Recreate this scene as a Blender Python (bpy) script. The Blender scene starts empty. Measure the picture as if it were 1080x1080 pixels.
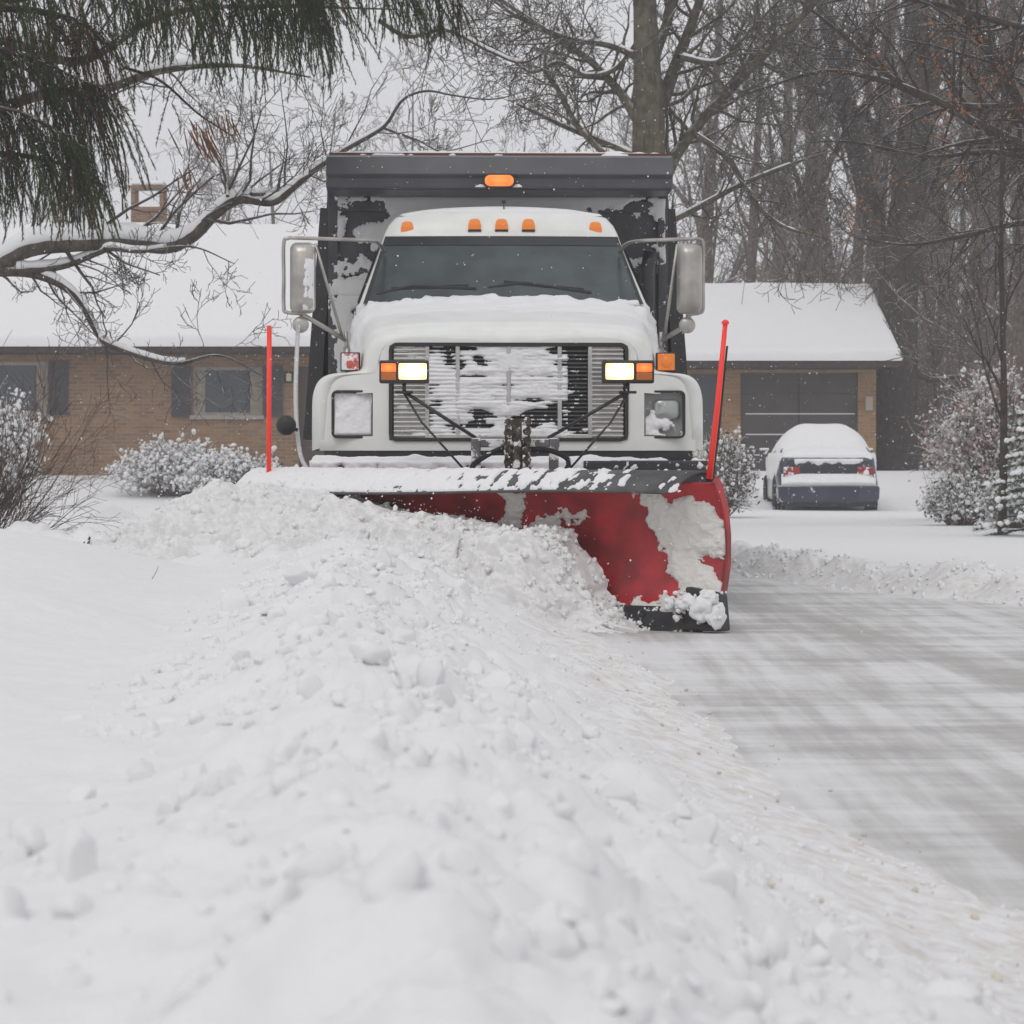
import bpy, bmesh, math, random
import numpy as np
from mathutils import Vector, Matrix
from math import radians as R, sin, cos, pi
SC = bpy.context.scene
COL = SC.collection
F = 2900.0; HZ = 483.0; CH = 0.93          # focal length (px of the 1080 px photo), horizon row, camera height

def W(px, py, Y):
    return Vector(((px-540)/F*Y, Y, CH+(HZ-py)/F*Y))

# ------------------------------------------------------------------ noise (numpy)
def _h(ix, iy, iz, seed):
    n = (ix*374761393 + iy*668265263 + iz*2147483647 + seed*974634777) & 0xffffffff
    n = ((n ^ (n >> 13))*1274126177) & 0xffffffff
    n = n ^ (n >> 16)
    return (n & 0xffff)/65535.0
def vnoise(x, y, z=0, seed=0):
    x = np.asarray(x, float); y = np.asarray(y, float); z = np.asarray(z, float)+0*x
    ix = np.floor(x).astype(np.int64); iy = np.floor(y).astype(np.int64); iz = np.floor(z).astype(np.int64)
    fx = x-ix; fy = y-iy; fz = z-iz
    fx = fx*fx*(3-2*fx); fy = fy*fy*(3-2*fy); fz = fz*fz*(3-2*fz)
    def L(a, b, t): return a+(b-a)*t
    c = [[[ _h(ix+i, iy+j, iz+k, seed) for k in (0, 1)] for j in (0, 1)] for i in (0, 1)]
    r = [L(L(c[0][0][k], c[1][0][k], fx), L(c[0][1][k], c[1][1][k], fx), fy) for k in (0, 1)]
    return L(r[0], r[1], fz)
def fbm(x, y, z=0, octv=4, seed=0, gain=.5):
    s = 0; a = 1; t = 0
    for o in range(octv):
        s = s+a*vnoise(np.asarray(x)*2**o+17.3*o, np.asarray(y)*2**o+5.1*o, np.asarray(z)*2**o, seed+o); t += a; a *= gain
    return s/t                                             # 0..1
def sst(a, b, x):
    t = np.clip((x-a)/(b-a), 0, 1); return t*t*(3-2*t)
def inpoly(px, py, poly):
    c = np.zeros(np.shape(px), bool); n = len(poly)
    for i in range(n):
        x1, y1 = poly[i]; x2, y2 = poly[(i+1) % n]
        if y1 == y2: continue
        m = ((y1 > py) != (y2 > py)) & (px < (x2-x1)*(py-y1)/(y2-y1)+x1)
        c ^= m
    return c
def polydist(px, py, poly):
    """signed distance in units of the input, positive inside"""
    d = np.full(np.shape(px), 1e9); n = len(poly)
    for i in range(n):
        x1, y1 = poly[i]; x2, y2 = poly[(i+1) % n]
        dx, dy = x2-x1, y2-y1; q = dx*dx+dy*dy+1e-9
        t = np.clip(((px-x1)*dx+(py-y1)*dy)/q, 0, 1)
        d = np.minimum(d, np.hypot(px-x1-t*dx, py-y1-t*dy))
    return np.where(inpoly(px, py, poly), d, -d)

# ------------------------------------------------------------------ mesh building
class MB:
    def __init__(s): s.v = []; s.f = []
    def add(s, vs, fs):
        o = len(s.v); s.v += [tuple(p) for p in vs]; s.f += [tuple(i+o for i in f) for f in fs]; return s
    def box(s, x0, x1, y0, y1, z0, z1, M=None):
        vs = [Vector((x, y, z)) for x in (x0, x1) for y in (y0, y1) for z in (z0, z1)]
        if M is not None: vs = [M @ p for p in vs]
        return s.add(vs, [(0,1,3,2),(4,6,7,5),(0,4,5,1),(2,3,7,6),(0,2,6,4),(1,5,7,3)])
    def bar(s, a, b, w, h=None):
        a = Vector(a); b = Vector(b); d = b-a; l = d.length; h = h or w
        q = d.to_track_quat('X', 'Z').to_matrix().to_4x4(); M = Matrix.Translation(a) @ q
        return s.box(0, l, -w/2, w/2, -h/2, h/2, M)
    def tube(s, pts, rad, n=8, cap=True):
        pts = [Vector(p) for p in pts]; k = len(pts)
        if not hasattr(rad, '__len__'): rad = [rad]*k
        up = Vector((.13, .21, .97)); vs = []
        for i in range(k):
            d = (pts[min(i+1, k-1)]-pts[max(i-1, 0)])
            if d.length < 1e-9: d = Vector((0, 0, 1))
            d.normalize()
            a = d.cross(up)
            if a.length < .05: a = d.cross(Vector((1, 0, 0)))
            a.normalize(); b = d.cross(a)
            for j in range(n):
                t = 2*pi*j/n; vs.append(pts[i]+(a*cos(t)+b*sin(t))*rad[i])
        fs = [(i*n+j, i*n+(j+1) % n, (i+1)*n+(j+1) % n, (i+1)*n+j) for i in range(k-1) for j in range(n)]
        if cap: fs += [tuple(range(n-1, -1, -1)), tuple((k-1)*n+j for j in range(n))]
        return s.add(vs, fs)
    def loft(s, rings, cap0=True, cap1=True):
        n = len(rings[0]); k = len(rings); vs = [p for r in rings for p in r]
        fs = [(i*n+j, i*n+(j+1) % n, (i+1)*n+(j+1) % n, (i+1)*n+j) for i in range(k-1) for j in range(n)]
        if cap0: fs.append(tuple(range(n-1, -1, -1)))
        if cap1: fs.append(tuple((k-1)*n+j for j in range(n)))
        return s.add(vs, fs)
    def lathe(s, prof, c, axis='x', n=32):
        """prof: (a, r) along axis"""
        c = Vector(c); rings = []
        for a, r in prof:
            ring = []
            for j in range(n):
                t = 2*pi*j/n
                if axis == 'x': p = Vector((a, r*cos(t), r*sin(t)))
                elif axis == 'y': p = Vector((r*cos(t), a, r*sin(t)))
                else: p = Vector((r*cos(t), r*sin(t), a))
                ring.append(c+p)
            rings.append(ring)
        return s.loft(rings)
    def grid(s, P, keep=None):
        """P: array (nu, nv, 3)"""
        nu, nv = P.shape[:2]; o = len(s.v)
        s.v += [tuple(p) for p in P.reshape(-1, 3)]
        for i in range(nu-1):
            for j in range(nv-1):
                if keep is None or keep[i, j]:
                    s.f.append((o+i*nv+j, o+(i+1)*nv+j, o+(i+1)*nv+j+1, o+i*nv+j+1))
        return s

def mkobj(name, mb, m, parent=None, smooth=False, bevel=0, subs=0, world=False, fixn=False):
    me = bpy.data.meshes.new(name); me.from_pydata(mb.v, [], mb.f)
    me.materials.append(m)
    if fixn:
        b = bmesh.new(); b.from_mesh(me); bmesh.ops.remove_doubles(b, verts=b.verts, dist=1e-5)
        bmesh.ops.recalc_face_normals(b, faces=b.faces); b.to_mesh(me); b.free()
    if smooth: me.polygons.foreach_set('use_smooth', [True]*len(me.polygons))
    me.update(); o = bpy.data.objects.new(name, me); COL.objects.link(o)
    if parent is not None: o.parent = parent
    if world: o.matrix_parent_inverse = world
    if bevel:
        q = o.modifiers.new('b', 'BEVEL'); q.width = bevel; q.segments = 2; q.limit_method = 'ANGLE'; q.angle_limit = R(40)
        q.harden_normals = False
    if subs:
        q = o.modifiers.new('s', 'SUBSURF'); q.levels = subs; q.render_levels = subs
    return o
def npmesh(name, V, Q, m, smooth=True, attrs=None, parent=None, inv=None):
    """fast mesh from numpy verts and faces (all quads or all tris)"""
    V = np.ascontiguousarray(V, np.float32); Q = np.ascontiguousarray(Q, np.int32); k = Q.shape[1]
    me = bpy.data.meshes.new(name); me.vertices.add(len(V)); me.vertices.foreach_set('co', V.ravel())
    me.loops.add(Q.size); me.loops.foreach_set('vertex_index', Q.ravel())
    me.polygons.add(len(Q)); me.polygons.foreach_set('loop_start', np.arange(0, Q.size, k, dtype=np.int32))
    me.update(calc_edges=True)
    me.polygons.foreach_set('use_smooth', np.full(len(Q), smooth))
    for an, av in (attrs or {}).items():
        a = me.attributes.new(an, 'FLOAT', 'POINT'); a.data.foreach_set('value', np.ascontiguousarray(av, np.float32).ravel())
    me.materials.append(m); me.update(); o = bpy.data.objects.new(name, me); COL.objects.link(o)
    if parent is not None: o.parent = parent
    if inv is not None: o.matrix_parent_inverse = inv
    return o
def quads(nu, nv, keep=None):
    i, j = np.meshgrid(np.arange(nu-1), np.arange(nv-1), indexing='ij')
    if keep is not None: i = i[keep]; j = j[keep]
    i = i.ravel(); j = j.ravel()
    return np.stack([i*nv+j, (i+1)*nv+j, (i+1)*nv+j+1, i*nv+j+1], 1)
def tag(o, label=None, cat=None, group=None, kind=None):
    if label: o['label'] = label
    if cat: o['category'] = cat
    if group: o['group'] = group
    if kind: o['kind'] = kind
    return o
def thing(name, label, cat, loc=(0, 0, 0), rz=0, group=None):
    o = bpy.data.objects.new(name, None); COL.objects.link(o); o.location = loc; o.rotation_euler = (0, 0, rz)
    o.empty_display_size = .2
    return tag(o, label, cat, group)
def ico(sub):
    b = bmesh.new(); bmesh.ops.create_icosphere(b, subdivisions=sub, radius=1)
    v = np.array([p.co[:] for p in b.verts]); f = np.array([[q.index for q in a.verts] for a in b.faces]); b.free(); return v, f
ICO = {k: ico(k) for k in (1, 2, 3, 4)}
def lumps(cs, rs, sub, rng, sq=(.75, 1.0), rough=.25, facet=0.0):
    """merged noisy lumps: centres (n,3), radii (n)"""
    bv, bf = ICO[sub]; n = len(cs); Vs = []; 
    cs = np.asarray(cs, float); rs = np.asarray(rs, float)
    ang = rng.uniform(0, 2*pi, n); ca, sa = np.cos(ang), np.sin(ang)
    V = np.repeat(bv[None], n, 0)
    off = rng.uniform(0, 100, (n, 1, 3))
    d = fbm(V[..., 0]*1.3+off[..., 0], V[..., 1]*1.3+off[..., 1], V[..., 2]*1.3+off[..., 2], 3 if sub > 2 else 2, 5)
    V = V*(1+(d-.5)*2*rough)[..., None]
    if facet:                                               # cut flat sides, like broken slabs
        for k in range(7):
            nrm = rng.normal(size=(n, 3)); nrm /= np.linalg.norm(nrm, axis=1, keepdims=True)
            c = rng.uniform(.45, .8, (n, 1)); dd = np.einsum('nij,nj->ni', V, nrm)
            V = V-nrm[:, None, :]*(np.clip(dd-c, 0, None)*facet)[..., None]
    sc = rng.uniform(sq[0], sq[1], (n, 3)); V = V*sc[:, None, :]
    X = V[..., 0]*ca[:, None]-V[..., 1]*sa[:, None]; Y = V[..., 0]*sa[:, None]+V[..., 1]*ca[:, None]
    V = np.stack([X, Y, V[..., 2]], -1)*rs[:, None, None]+cs[:, None, :]
    Fs = bf[None]+(np.arange(n)*len(bv))[:, None, None]
    return V.reshape(-1, 3), Fs.reshape(-1, 3)
def merge(parts):
    Vs = []; Fs = []; o = 0
    for v, f in parts: Vs.append(v); Fs.append(f+o); o += len(v)
    return np.concatenate(Vs), np.concatenate(Fs)

# ------------------------------------------------------------------ materials
def N(nt, t, **kw):
    n = nt.nodes.new(t)
    for k, v in kw.items():
        if k.startswith('i_'): n.inputs[k[2:].replace('_', ' ')].default_value = v
        else: setattr(n, k, v)
    return n
def newmat(name):
    m = bpy.data.materials.new(name); m.use_nodes = True; nt = m.node_tree; nt.nodes.clear()
    out = N(nt, 'ShaderNodeOutputMaterial'); b = N(nt, 'ShaderNodeBsdfPrincipled'); nt.links.new(b.outputs[0], out.inputs[0])
    return m, nt, b
def noise(nt, scale, detail=3, vec=None, rough=.5):
    n = N(nt, 'ShaderNodeTexNoise'); n.inputs['Scale'].default_value = scale; n.inputs['Detail'].default_value = detail
    n.inputs['Roughness'].default_value = rough
    if vec is None:
        tc = N(nt, 'ShaderNodeTexCoord'); vec = tc.outputs['Object']
    nt.links.new(vec, n.inputs['Vector']); return n.outputs['Fac']
def mapr(nt, v, a, b, c=0, d=1):
    n = N(nt, 'ShaderNodeMapRange'); n.interpolation_type = 'SMOOTHSTEP'
    for i, x in zip(('From Min', 'From Max', 'To Min', 'To Max'), (a, b, c, d)): n.inputs[i].default_value = x
    nt.links.new(v, n.inputs['Value']); return n.outputs['Result']
def math_(nt, op, a, b=None):
    n = N(nt, 'ShaderNodeMath', operation=op)
    for i, x in enumerate((a, b)):
        if x is None: continue
        if isinstance(x, (int, float)): n.inputs[i].default_value = x
        else: nt.links.new(x, n.inputs[i])
    return n.outputs[0]
def mixc(nt, f, a, b):
    n = N(nt, 'ShaderNodeMix', data_type='RGBA')
    for s, x in ((n.inputs[0], f), (n.inputs[6], a), (n.inputs[7], b)):
        if isinstance(x, (int, float)): s.default_value = x
        elif isinstance(x, tuple): s.default_value = (x+(1,))[:4]
        else: nt.links.new(x, s)
    return n.outputs[2]
SNOW = (.80, .80, .805)
def mat(name, col, rough=.6, metal=0, var=0, vscale=8, snow=None, splat=None, bump=0, bscale=40, emit=None, coat=0, grime=None):
    """snow=(lo,hi): snow where the surface faces up; splat=(thr, scale): driven snow sticking in patches"""
    m, nt, b = newmat(name); c = tuple(col)
    col2 = c
    if var: col2 = mixc(nt, mapr(nt, noise(nt, vscale, 4), .3, .7), tuple(x*(1-var) for x in c), tuple(min(1, x*(1+var)) for x in c))
    if grime: col2 = mixc(nt, mapr(nt, noise(nt, grime[1], 5), grime[0], grime[0]+.2), col2, grime[2])
    rg = rough; fac = None
    if snow:
        g = N(nt, 'ShaderNodeNewGeometry'); sp = N(nt, 'ShaderNodeSeparateXYZ'); nt.links.new(g.outputs['Normal'], sp.inputs[0])
        v = math_(nt, 'ADD', sp.outputs['Z'], math_(nt, 'MULTIPLY', math_(nt, 'SUBTRACT', noise(nt, 6, 4), .5), 1.1))
        fac = mapr(nt, v, snow[0], snow[1])
    if splat:
        s = mapr(nt, noise(nt, splat[1], 6, rough=.65), splat[0], splat[0]+.04)
        fac = s if fac is None else math_(nt, 'MAXIMUM', fac, s)
    if fac is not None:
        col2 = mixc(nt, fac, col2, SNOW)
        r = math_(nt, 'ADD', math_(nt, 'MULTIPLY', fac, .9-rough), rough); nt.links.new(r, b.inputs['Roughness'])
        mt = math_(nt, 'MULTIPLY', math_(nt, 'SUBTRACT', 1.0, fac), float(metal)); nt.links.new(mt, b.inputs['Metallic'])
    else:
        b.inputs['Roughness'].default_value = rg; b.inputs['Metallic'].default_value = metal
    if isinstance(col2, tuple): b.inputs['Base Color'].default_value = (col2+(1,))[:4]
    else: nt.links.new(col2, b.inputs['Base Color'])
    if bump:
        bp = N(nt, 'ShaderNodeBump'); bp.inputs['Distance'].default_value = bump; bp.inputs['Strength'].default_value = .8
        nt.links.new(noise(nt, bscale, 4), bp.inputs['Height']); nt.links.new(bp.outputs[0], b.inputs['Normal'])
    if emit:
        b.inputs['Emission Color'].default_value = tuple(emit[0])+(1,); b.inputs['Emission Strength'].default_value = emit[1]
    if rough >= .7: b.inputs['Specular IOR Level'].default_value = .12
    if coat: b.inputs['Coat Weight'].default_value = coat; b.inputs['Coat Roughness'].default_value = .15
    return m
def snowmat(name, fine=.004, coarse=.02, dirt=0, tint=SNOW):
    m, nt, b = newmat(name)
    tc = N(nt, 'ShaderNodeTexCoord').outputs['Object']
    n1 = noise(nt, 9, 5, tc, .6); n2 = noise(nt, 60, 4, tc, .7)
    bp = N(nt, 'ShaderNodeBump'); bp.inputs['Distance'].default_value = coarse; bp.inputs['Strength'].default_value = .7
    nt.links.new(n1, bp.inputs['Height'])
    b2 = N(nt, 'ShaderNodeBump'); b2.inputs['Distance'].default_value = fine; b2.inputs['Strength'].default_value = .7
    nt.links.new(n2, b2.inputs['Height']); nt.links.new(bp.outputs[0], b2.inputs['Normal']); nt.links.new(b2.outputs[0], b.inputs['Normal'])
    c = mixc(nt, mapr(nt, n1, .35, .7), tuple(x*.97 for x in tint), tint)
    if dirt:
        at = N(nt, 'ShaderNodeAttribute', attribute_name='dirt').outputs['Fac']
        d = math_(nt, 'MULTIPLY', at, mapr(nt, noise(nt, 14, 6, tc, .7), .38, .7))
        c = mixc(nt, math_(nt, 'MINIMUM', d, 1.0), c, (.62, .585, .54))
    nt.links.new(c, b.inputs['Base Color']); b.inputs['Roughness'].default_value = .85
    b.inputs['Specular IOR Level'].default_value = .2
    return m

M_snow = snowmat('snow_ground_material', dirt=1)
M_snowc = snowmat('snow_clump_material', .003, .008)
M_crust = snowmat('snow_crust_material', .002, .006)
M_plume = snowmat('rolling_snow_material', .003, .008, tint=(.79, .785, .775))
M_white = mat('white_truck_paint', (.76, .77, .735), .38, 0, var=.03, coat=.15, snow=(.62, 1.25), grime=(.58, 3.2, (.58, .565, .51)))
M_black = mat('black_paint', (.018, .018, .02), .4, 0, var=.3, splat=(.66, 26))
M_canopy = mat('canopy_paint', (.055, .056, .065), .35, 0, var=.2, vscale=3, splat=(.67, 30))
M_rubber = mat('black_rubber', (.02, .02, .021), .75, var=.3, splat=(.62, 14), bump=.002)
M_chrome = mat('dull_chrome', (.50, .49, .47), .32, .85, var=.15, splat=(.62, 30))
M_gdark = mat('grille_black', (.015, .015, .016), .5, 0)
M_glass = mat('windshield_glass', (.030, .043, .047), .18, 0, var=.25, vscale=5, splat=None)
M_frost = mat('frosty_windshield', (.040, .055, .058), .22, 0, var=.3, vscale=4, splat=(.72, 60))
M_amber = mat('amber_lens', (.75, .20, .02), .25, emit=((1, .28, .04), .14))
def lampmat(name, c1, c2, st, rib):
    m, nt, b = newmat(name); tc = N(nt, 'ShaderNodeTexCoord').outputs['Object']
    wv = N(nt, 'ShaderNodeTexWave', bands_direction='X'); wv.inputs['Scale'].default_value = rib; nt.links.new(tc, wv.inputs[0])
    g = N(nt, 'ShaderNodeTexCoord').outputs['Generated']; sp = N(nt, 'ShaderNodeVectorMath', operation='DISTANCE'); nt.links.new(g, sp.inputs[0]); sp.inputs[1].default_value = (.5, .5, .5)
    c = mapr(nt, sp.outputs['Value'], .08, .85, 1, 0); f = math_(nt, 'MULTIPLY', c, mapr(nt, wv.outputs['Fac'], 0, 1, .7, 1))
    nt.links.new(mixc(nt, f, c1, c2), b.inputs['Emission Color']); nt.links.new(math_(nt, 'ADD', math_(nt, 'MULTIPLY', f, st), st*.25), b.inputs['Emission Strength'])
    b.inputs['Base Color'].default_value = c1+(1,); b.inputs['Roughness'].default_value = .3; return m
M_amberlit = lampmat('lit_amber_lens', (1, .17, .02), (1, .50, .16), 1.5, 30)
M_lamp = lampmat('lit_headlamp', (1, .56, .18), (1, .95, .84), 8, 18)
M_lens = mat('clear_lens', (.42, .44, .43), .12, .35, splat=(.66, 25))
M_redlens = mat('snowy_red_lens', (.62, .12, .08), .35, splat=(.45, 16))
M_red = mat('red_plow_paint', (.36, .010, .015), .4, 0, var=.35, vscale=6, coat=.1, bump=.003, bscale=12, splat=(.73, 26), grime=(.62, 7, (.20, .03, .03)))
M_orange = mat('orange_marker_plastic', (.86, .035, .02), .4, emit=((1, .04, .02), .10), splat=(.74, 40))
M_steel = mat('grey_steel', (.16, .155, .15), .5, .6, var=.25, snow=(.2, .5), splat=(.53, 12))
M_tyre = mat('tyre_rubber', (.02, .02, .02), .85, splat=(.60, 12), bump=.004, bscale=30)
M_rim = mat('white_rim', (.5, .5, .5), .5, .3)
M_mirror = mat('mirror_housing', (.42, .40, .37), .34, .6, var=.2, vscale=6, grime=(.6, 6, (.25, .23, .2)))
M_mglass = mat('mirror_glass', (.25, .26, .26), .12, .9)
M_asphalt, _nt, _b = newmat('icy_road_material')
def _road():
    nt = _nt; tc = N(nt, 'ShaderNodeTexCoord').outputs['Object']
    mp = N(nt, 'ShaderNodeMapping'); mp.inputs['Scale'].default_value = (.42, 2.3, 1); nt.links.new(tc, mp.inputs[0])
    s1 = noise(nt, 1.0, 6, mp.outputs[0], .62)
    mp2 = N(nt, 'ShaderNodeMapping'); mp2.inputs['Scale'].default_value = (1.6, 10, 1); nt.links.new(tc, mp2.inputs[0])
    s2 = noise(nt, 1.0, 4, mp2.outputs[0], .6)
    mp3 = N(nt, 'ShaderNodeMapping'); mp3.inputs['Scale'].default_value = (.5, .9, 1); nt.links.new(tc, mp3.inputs[0])
    s3 = noise(nt, 1.0, 3, mp3.outputs[0], .5)
    at = N(nt, 'ShaderNodeAttribute', attribute_name='worn').outputs['Fac']
    v = math_(nt, 'ADD', math_(nt, 'MULTIPLY', s1, .44), math_(nt, 'MULTIPLY', s2, .14))
    v = math_(nt, 'ADD', v, math_(nt, 'MULTIPLY', s3, .38))
    mp4 = N(nt, 'ShaderNodeMapping'); mp4.inputs['Scale'].default_value = (7, .35, 1); mp4.inputs['Rotation'].default_value = (0, 0, .12); nt.links.new(tc, mp4.inputs[0])
    s4 = noise(nt, 1.0, 5, mp4.outputs[0], .65)
    v = math_(nt, 'ADD', v, math_(nt, 'MULTIPLY', math_(nt, 'SUBTRACT', s4, .5), .50))
    v = math_(nt, 'ADD', v, math_(nt, 'MULTIPLY', at, .10))
    f = mapr(nt, v, .35, .63)
    dk = mixc(nt, noise(nt, 25, 5, tc, .7), (.17, .16, .15), (.36, .34, .31))
    c = mixc(nt, math_(nt, 'MULTIPLY', f, .72), (.72, .72, .725), dk)
    gr = mapr(nt, noise(nt, 60, 5, tc, .8), .56, .72)
    c = mixc(nt, math_(nt, 'MULTIPLY', gr, .45), c, (.40, .365, .33))
    mo = mapr(nt, noise(nt, 5, 5, tc, .7), .4, .7)
    c = mixc(nt, math_(nt, 'MULTIPLY', mo, .30), c, (.56, .54, .51))
    nt.links.new(c, _b.inputs['Base Color']); _b.inputs['Roughness'].default_value = .62
    bp = N(nt, 'ShaderNodeBump'); bp.inputs['Distance'].default_value = .006; bp.inputs['Strength'].default_value = .6
    nt.links.new(noise(nt, 30, 5, tc, .7), bp.inputs['Height']); nt.links.new(bp.outputs[0], _b.inputs['Normal'])
_road()
def brickmat(name, c1, c2, mortar, s=1.0):
    m, nt, b = newmat(name); tc = N(nt, 'ShaderNodeTexCoord').outputs['Object']
    sp = N(nt, 'ShaderNodeSeparateXYZ'); nt.links.new(tc, sp.inputs[0]); cb = N(nt, 'ShaderNodeCombineXYZ')
    nt.links.new(math_(nt, 'ADD', sp.outputs[0], sp.outputs[1]), cb.inputs[0]); nt.links.new(sp.outputs[2], cb.inputs[1])
    br = N(nt, 'ShaderNodeTexBrick'); nt.links.new(cb.outputs[0], br.inputs['Vector'])
    br.inputs['Color1'].default_value = c1+(1,); br.inputs['Color2'].default_value = c2+(1,); br.inputs['Mortar'].default_value = mortar+(1,)
    br.inputs['Scale'].default_value = 1; br.inputs['Brick Width'].default_value = .22*s; br.inputs['Row Height'].default_value = .075*s; br.inputs['Mortar Size'].default_value = .008*s
    n = mapr(nt, noise(nt, 1.6, 5, tc, .6), .3, .75)
    c = mixc(nt, math_(nt, 'MULTIPLY', n, .4), br.outputs['Color'], tuple(x*.55 for x in c1))
    nt.links.new(c, b.inputs['Base Color']); b.inputs['Roughness'].default_value = .85
    bp = N(nt, 'ShaderNodeBump'); bp.inputs['Distance'].default_value = .01; nt.links.new(br.outputs['Fac'], bp.inputs['Height']); bp.invert = True
    nt.links.new(bp.outputs[0], b.inputs['Normal']); return m
M_brick = brickmat('tan_brick', (.29, .165, .08), (.17, .092, .05), (.28, .22, .16))
M_brick2 = brickmat('orange_tan_brick', (.40, .225, .09), (.27, .145, .065), (.35, .27, .17))
M_wooddark = mat('dark_brown_wood', (.055, .042, .035), .7, var=.25)
M_gdoor = mat('dark_garage_door', (.050, .042, .038), .55, var=.2, vscale=2)
M_shut = mat('black_shutter', (.03, .031, .035), .6, var=.15)
M_wglass = mat('dark_window_glass', (.045, .055, .07), .15)
M_curtain = mat('pale_curtain', (.30, .26, .21), .9, var=.15)
M_trim = mat('painted_trim', (.30, .27, .24), .6, snow=(.2, .6))
M_navy = mat('navy_car_paint', (.014, .018, .045), .3, coat=.6, splat=(.62, 7), snow=(.5, .8))
M_cardark = mat('dark_car_plastic', (.015, .016, .025), .4, splat=(.62, 18))
M_tail = mat('red_tail_lamp', (.30, .015, .02), .25, splat=(.5, 9))
def bark(name, c, snow=(.35, .9), bs=22, var=.3):
    m = _bark(name, c, snow, bs, var); nt = m.node_tree; b = [n for n in nt.nodes if n.type == 'BSDF_PRINCIPLED'][0]
    tc = N(nt, 'ShaderNodeTexCoord').outputs['Object']; mp = N(nt, 'ShaderNodeMapping'); mp.inputs['Scale'].default_value = (1, 1, .16); nt.links.new(tc, mp.inputs[0])
    n = noise(nt, 26, 5, mp.outputs[0], .65); bp = N(nt, 'ShaderNodeBump'); bp.inputs['Distance'].default_value = .05; bp.inputs['Strength'].default_value = 1; nt.links.new(n, bp.inputs['Height']); nt.links.new(bp.outputs[0], b.inputs['Normal'])
    lk = b.inputs['Base Color'].links[0]; src = lk.from_socket
    # driven snow in the furrows, and dark furrows between plates
    c1 = mixc(nt, mapr(nt, n, .34, .52, .55, 0), src, tuple(x*.35 for x in c)); nt.links.new(c1, b.inputs['Base Color']); return m
def _bark(name, c, snow, bs, var):
    return mat(name, c, .9, var=var, vscale=9, snow=snow, bump=.012, bscale=bs)
M_bark1 = bark('grey_brown_bark', (.105, .088, .072))
M_bark2 = bark('olive_grey_bark', (.125, .112, .082), (.55, 1.0))
M_bark3 = bark('dark_bark', (.070, .053, .042), (.55, 1.05))
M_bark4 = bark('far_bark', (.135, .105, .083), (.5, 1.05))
M_stwig = mat('snow_laden_twigs', (.12, .085, .065), .9, var=.3, snow=(-.1, .45))
M_bark5 = bark('big_trunk_bark', (.050, .040, .032), (.6, 1.1))
M_twig = mat('red_brown_twigs', (.10, .068, .052), .9, var=.3, snow=(.7, 1.2))
M_needle = mat('spruce_needles', (.046, .074, .018), .8, var=.45, vscale=2.2)
M_needle2 = mat('brown_dead_needles', (.14, .075, .04), .8, var=.4, vscale=3)
M_green = mat('snowy_green_needles', (.06, .085, .055), .7, var=.3, snow=(.2, .9))
M_leaf = mat('dry_orange_leaves', (.36, .15, .05), .8, var=.35)
M_pink = mat('dry_pinkish_leaves', (.50, .36, .31), .85, var=.25, snow=(.05, .6))

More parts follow.
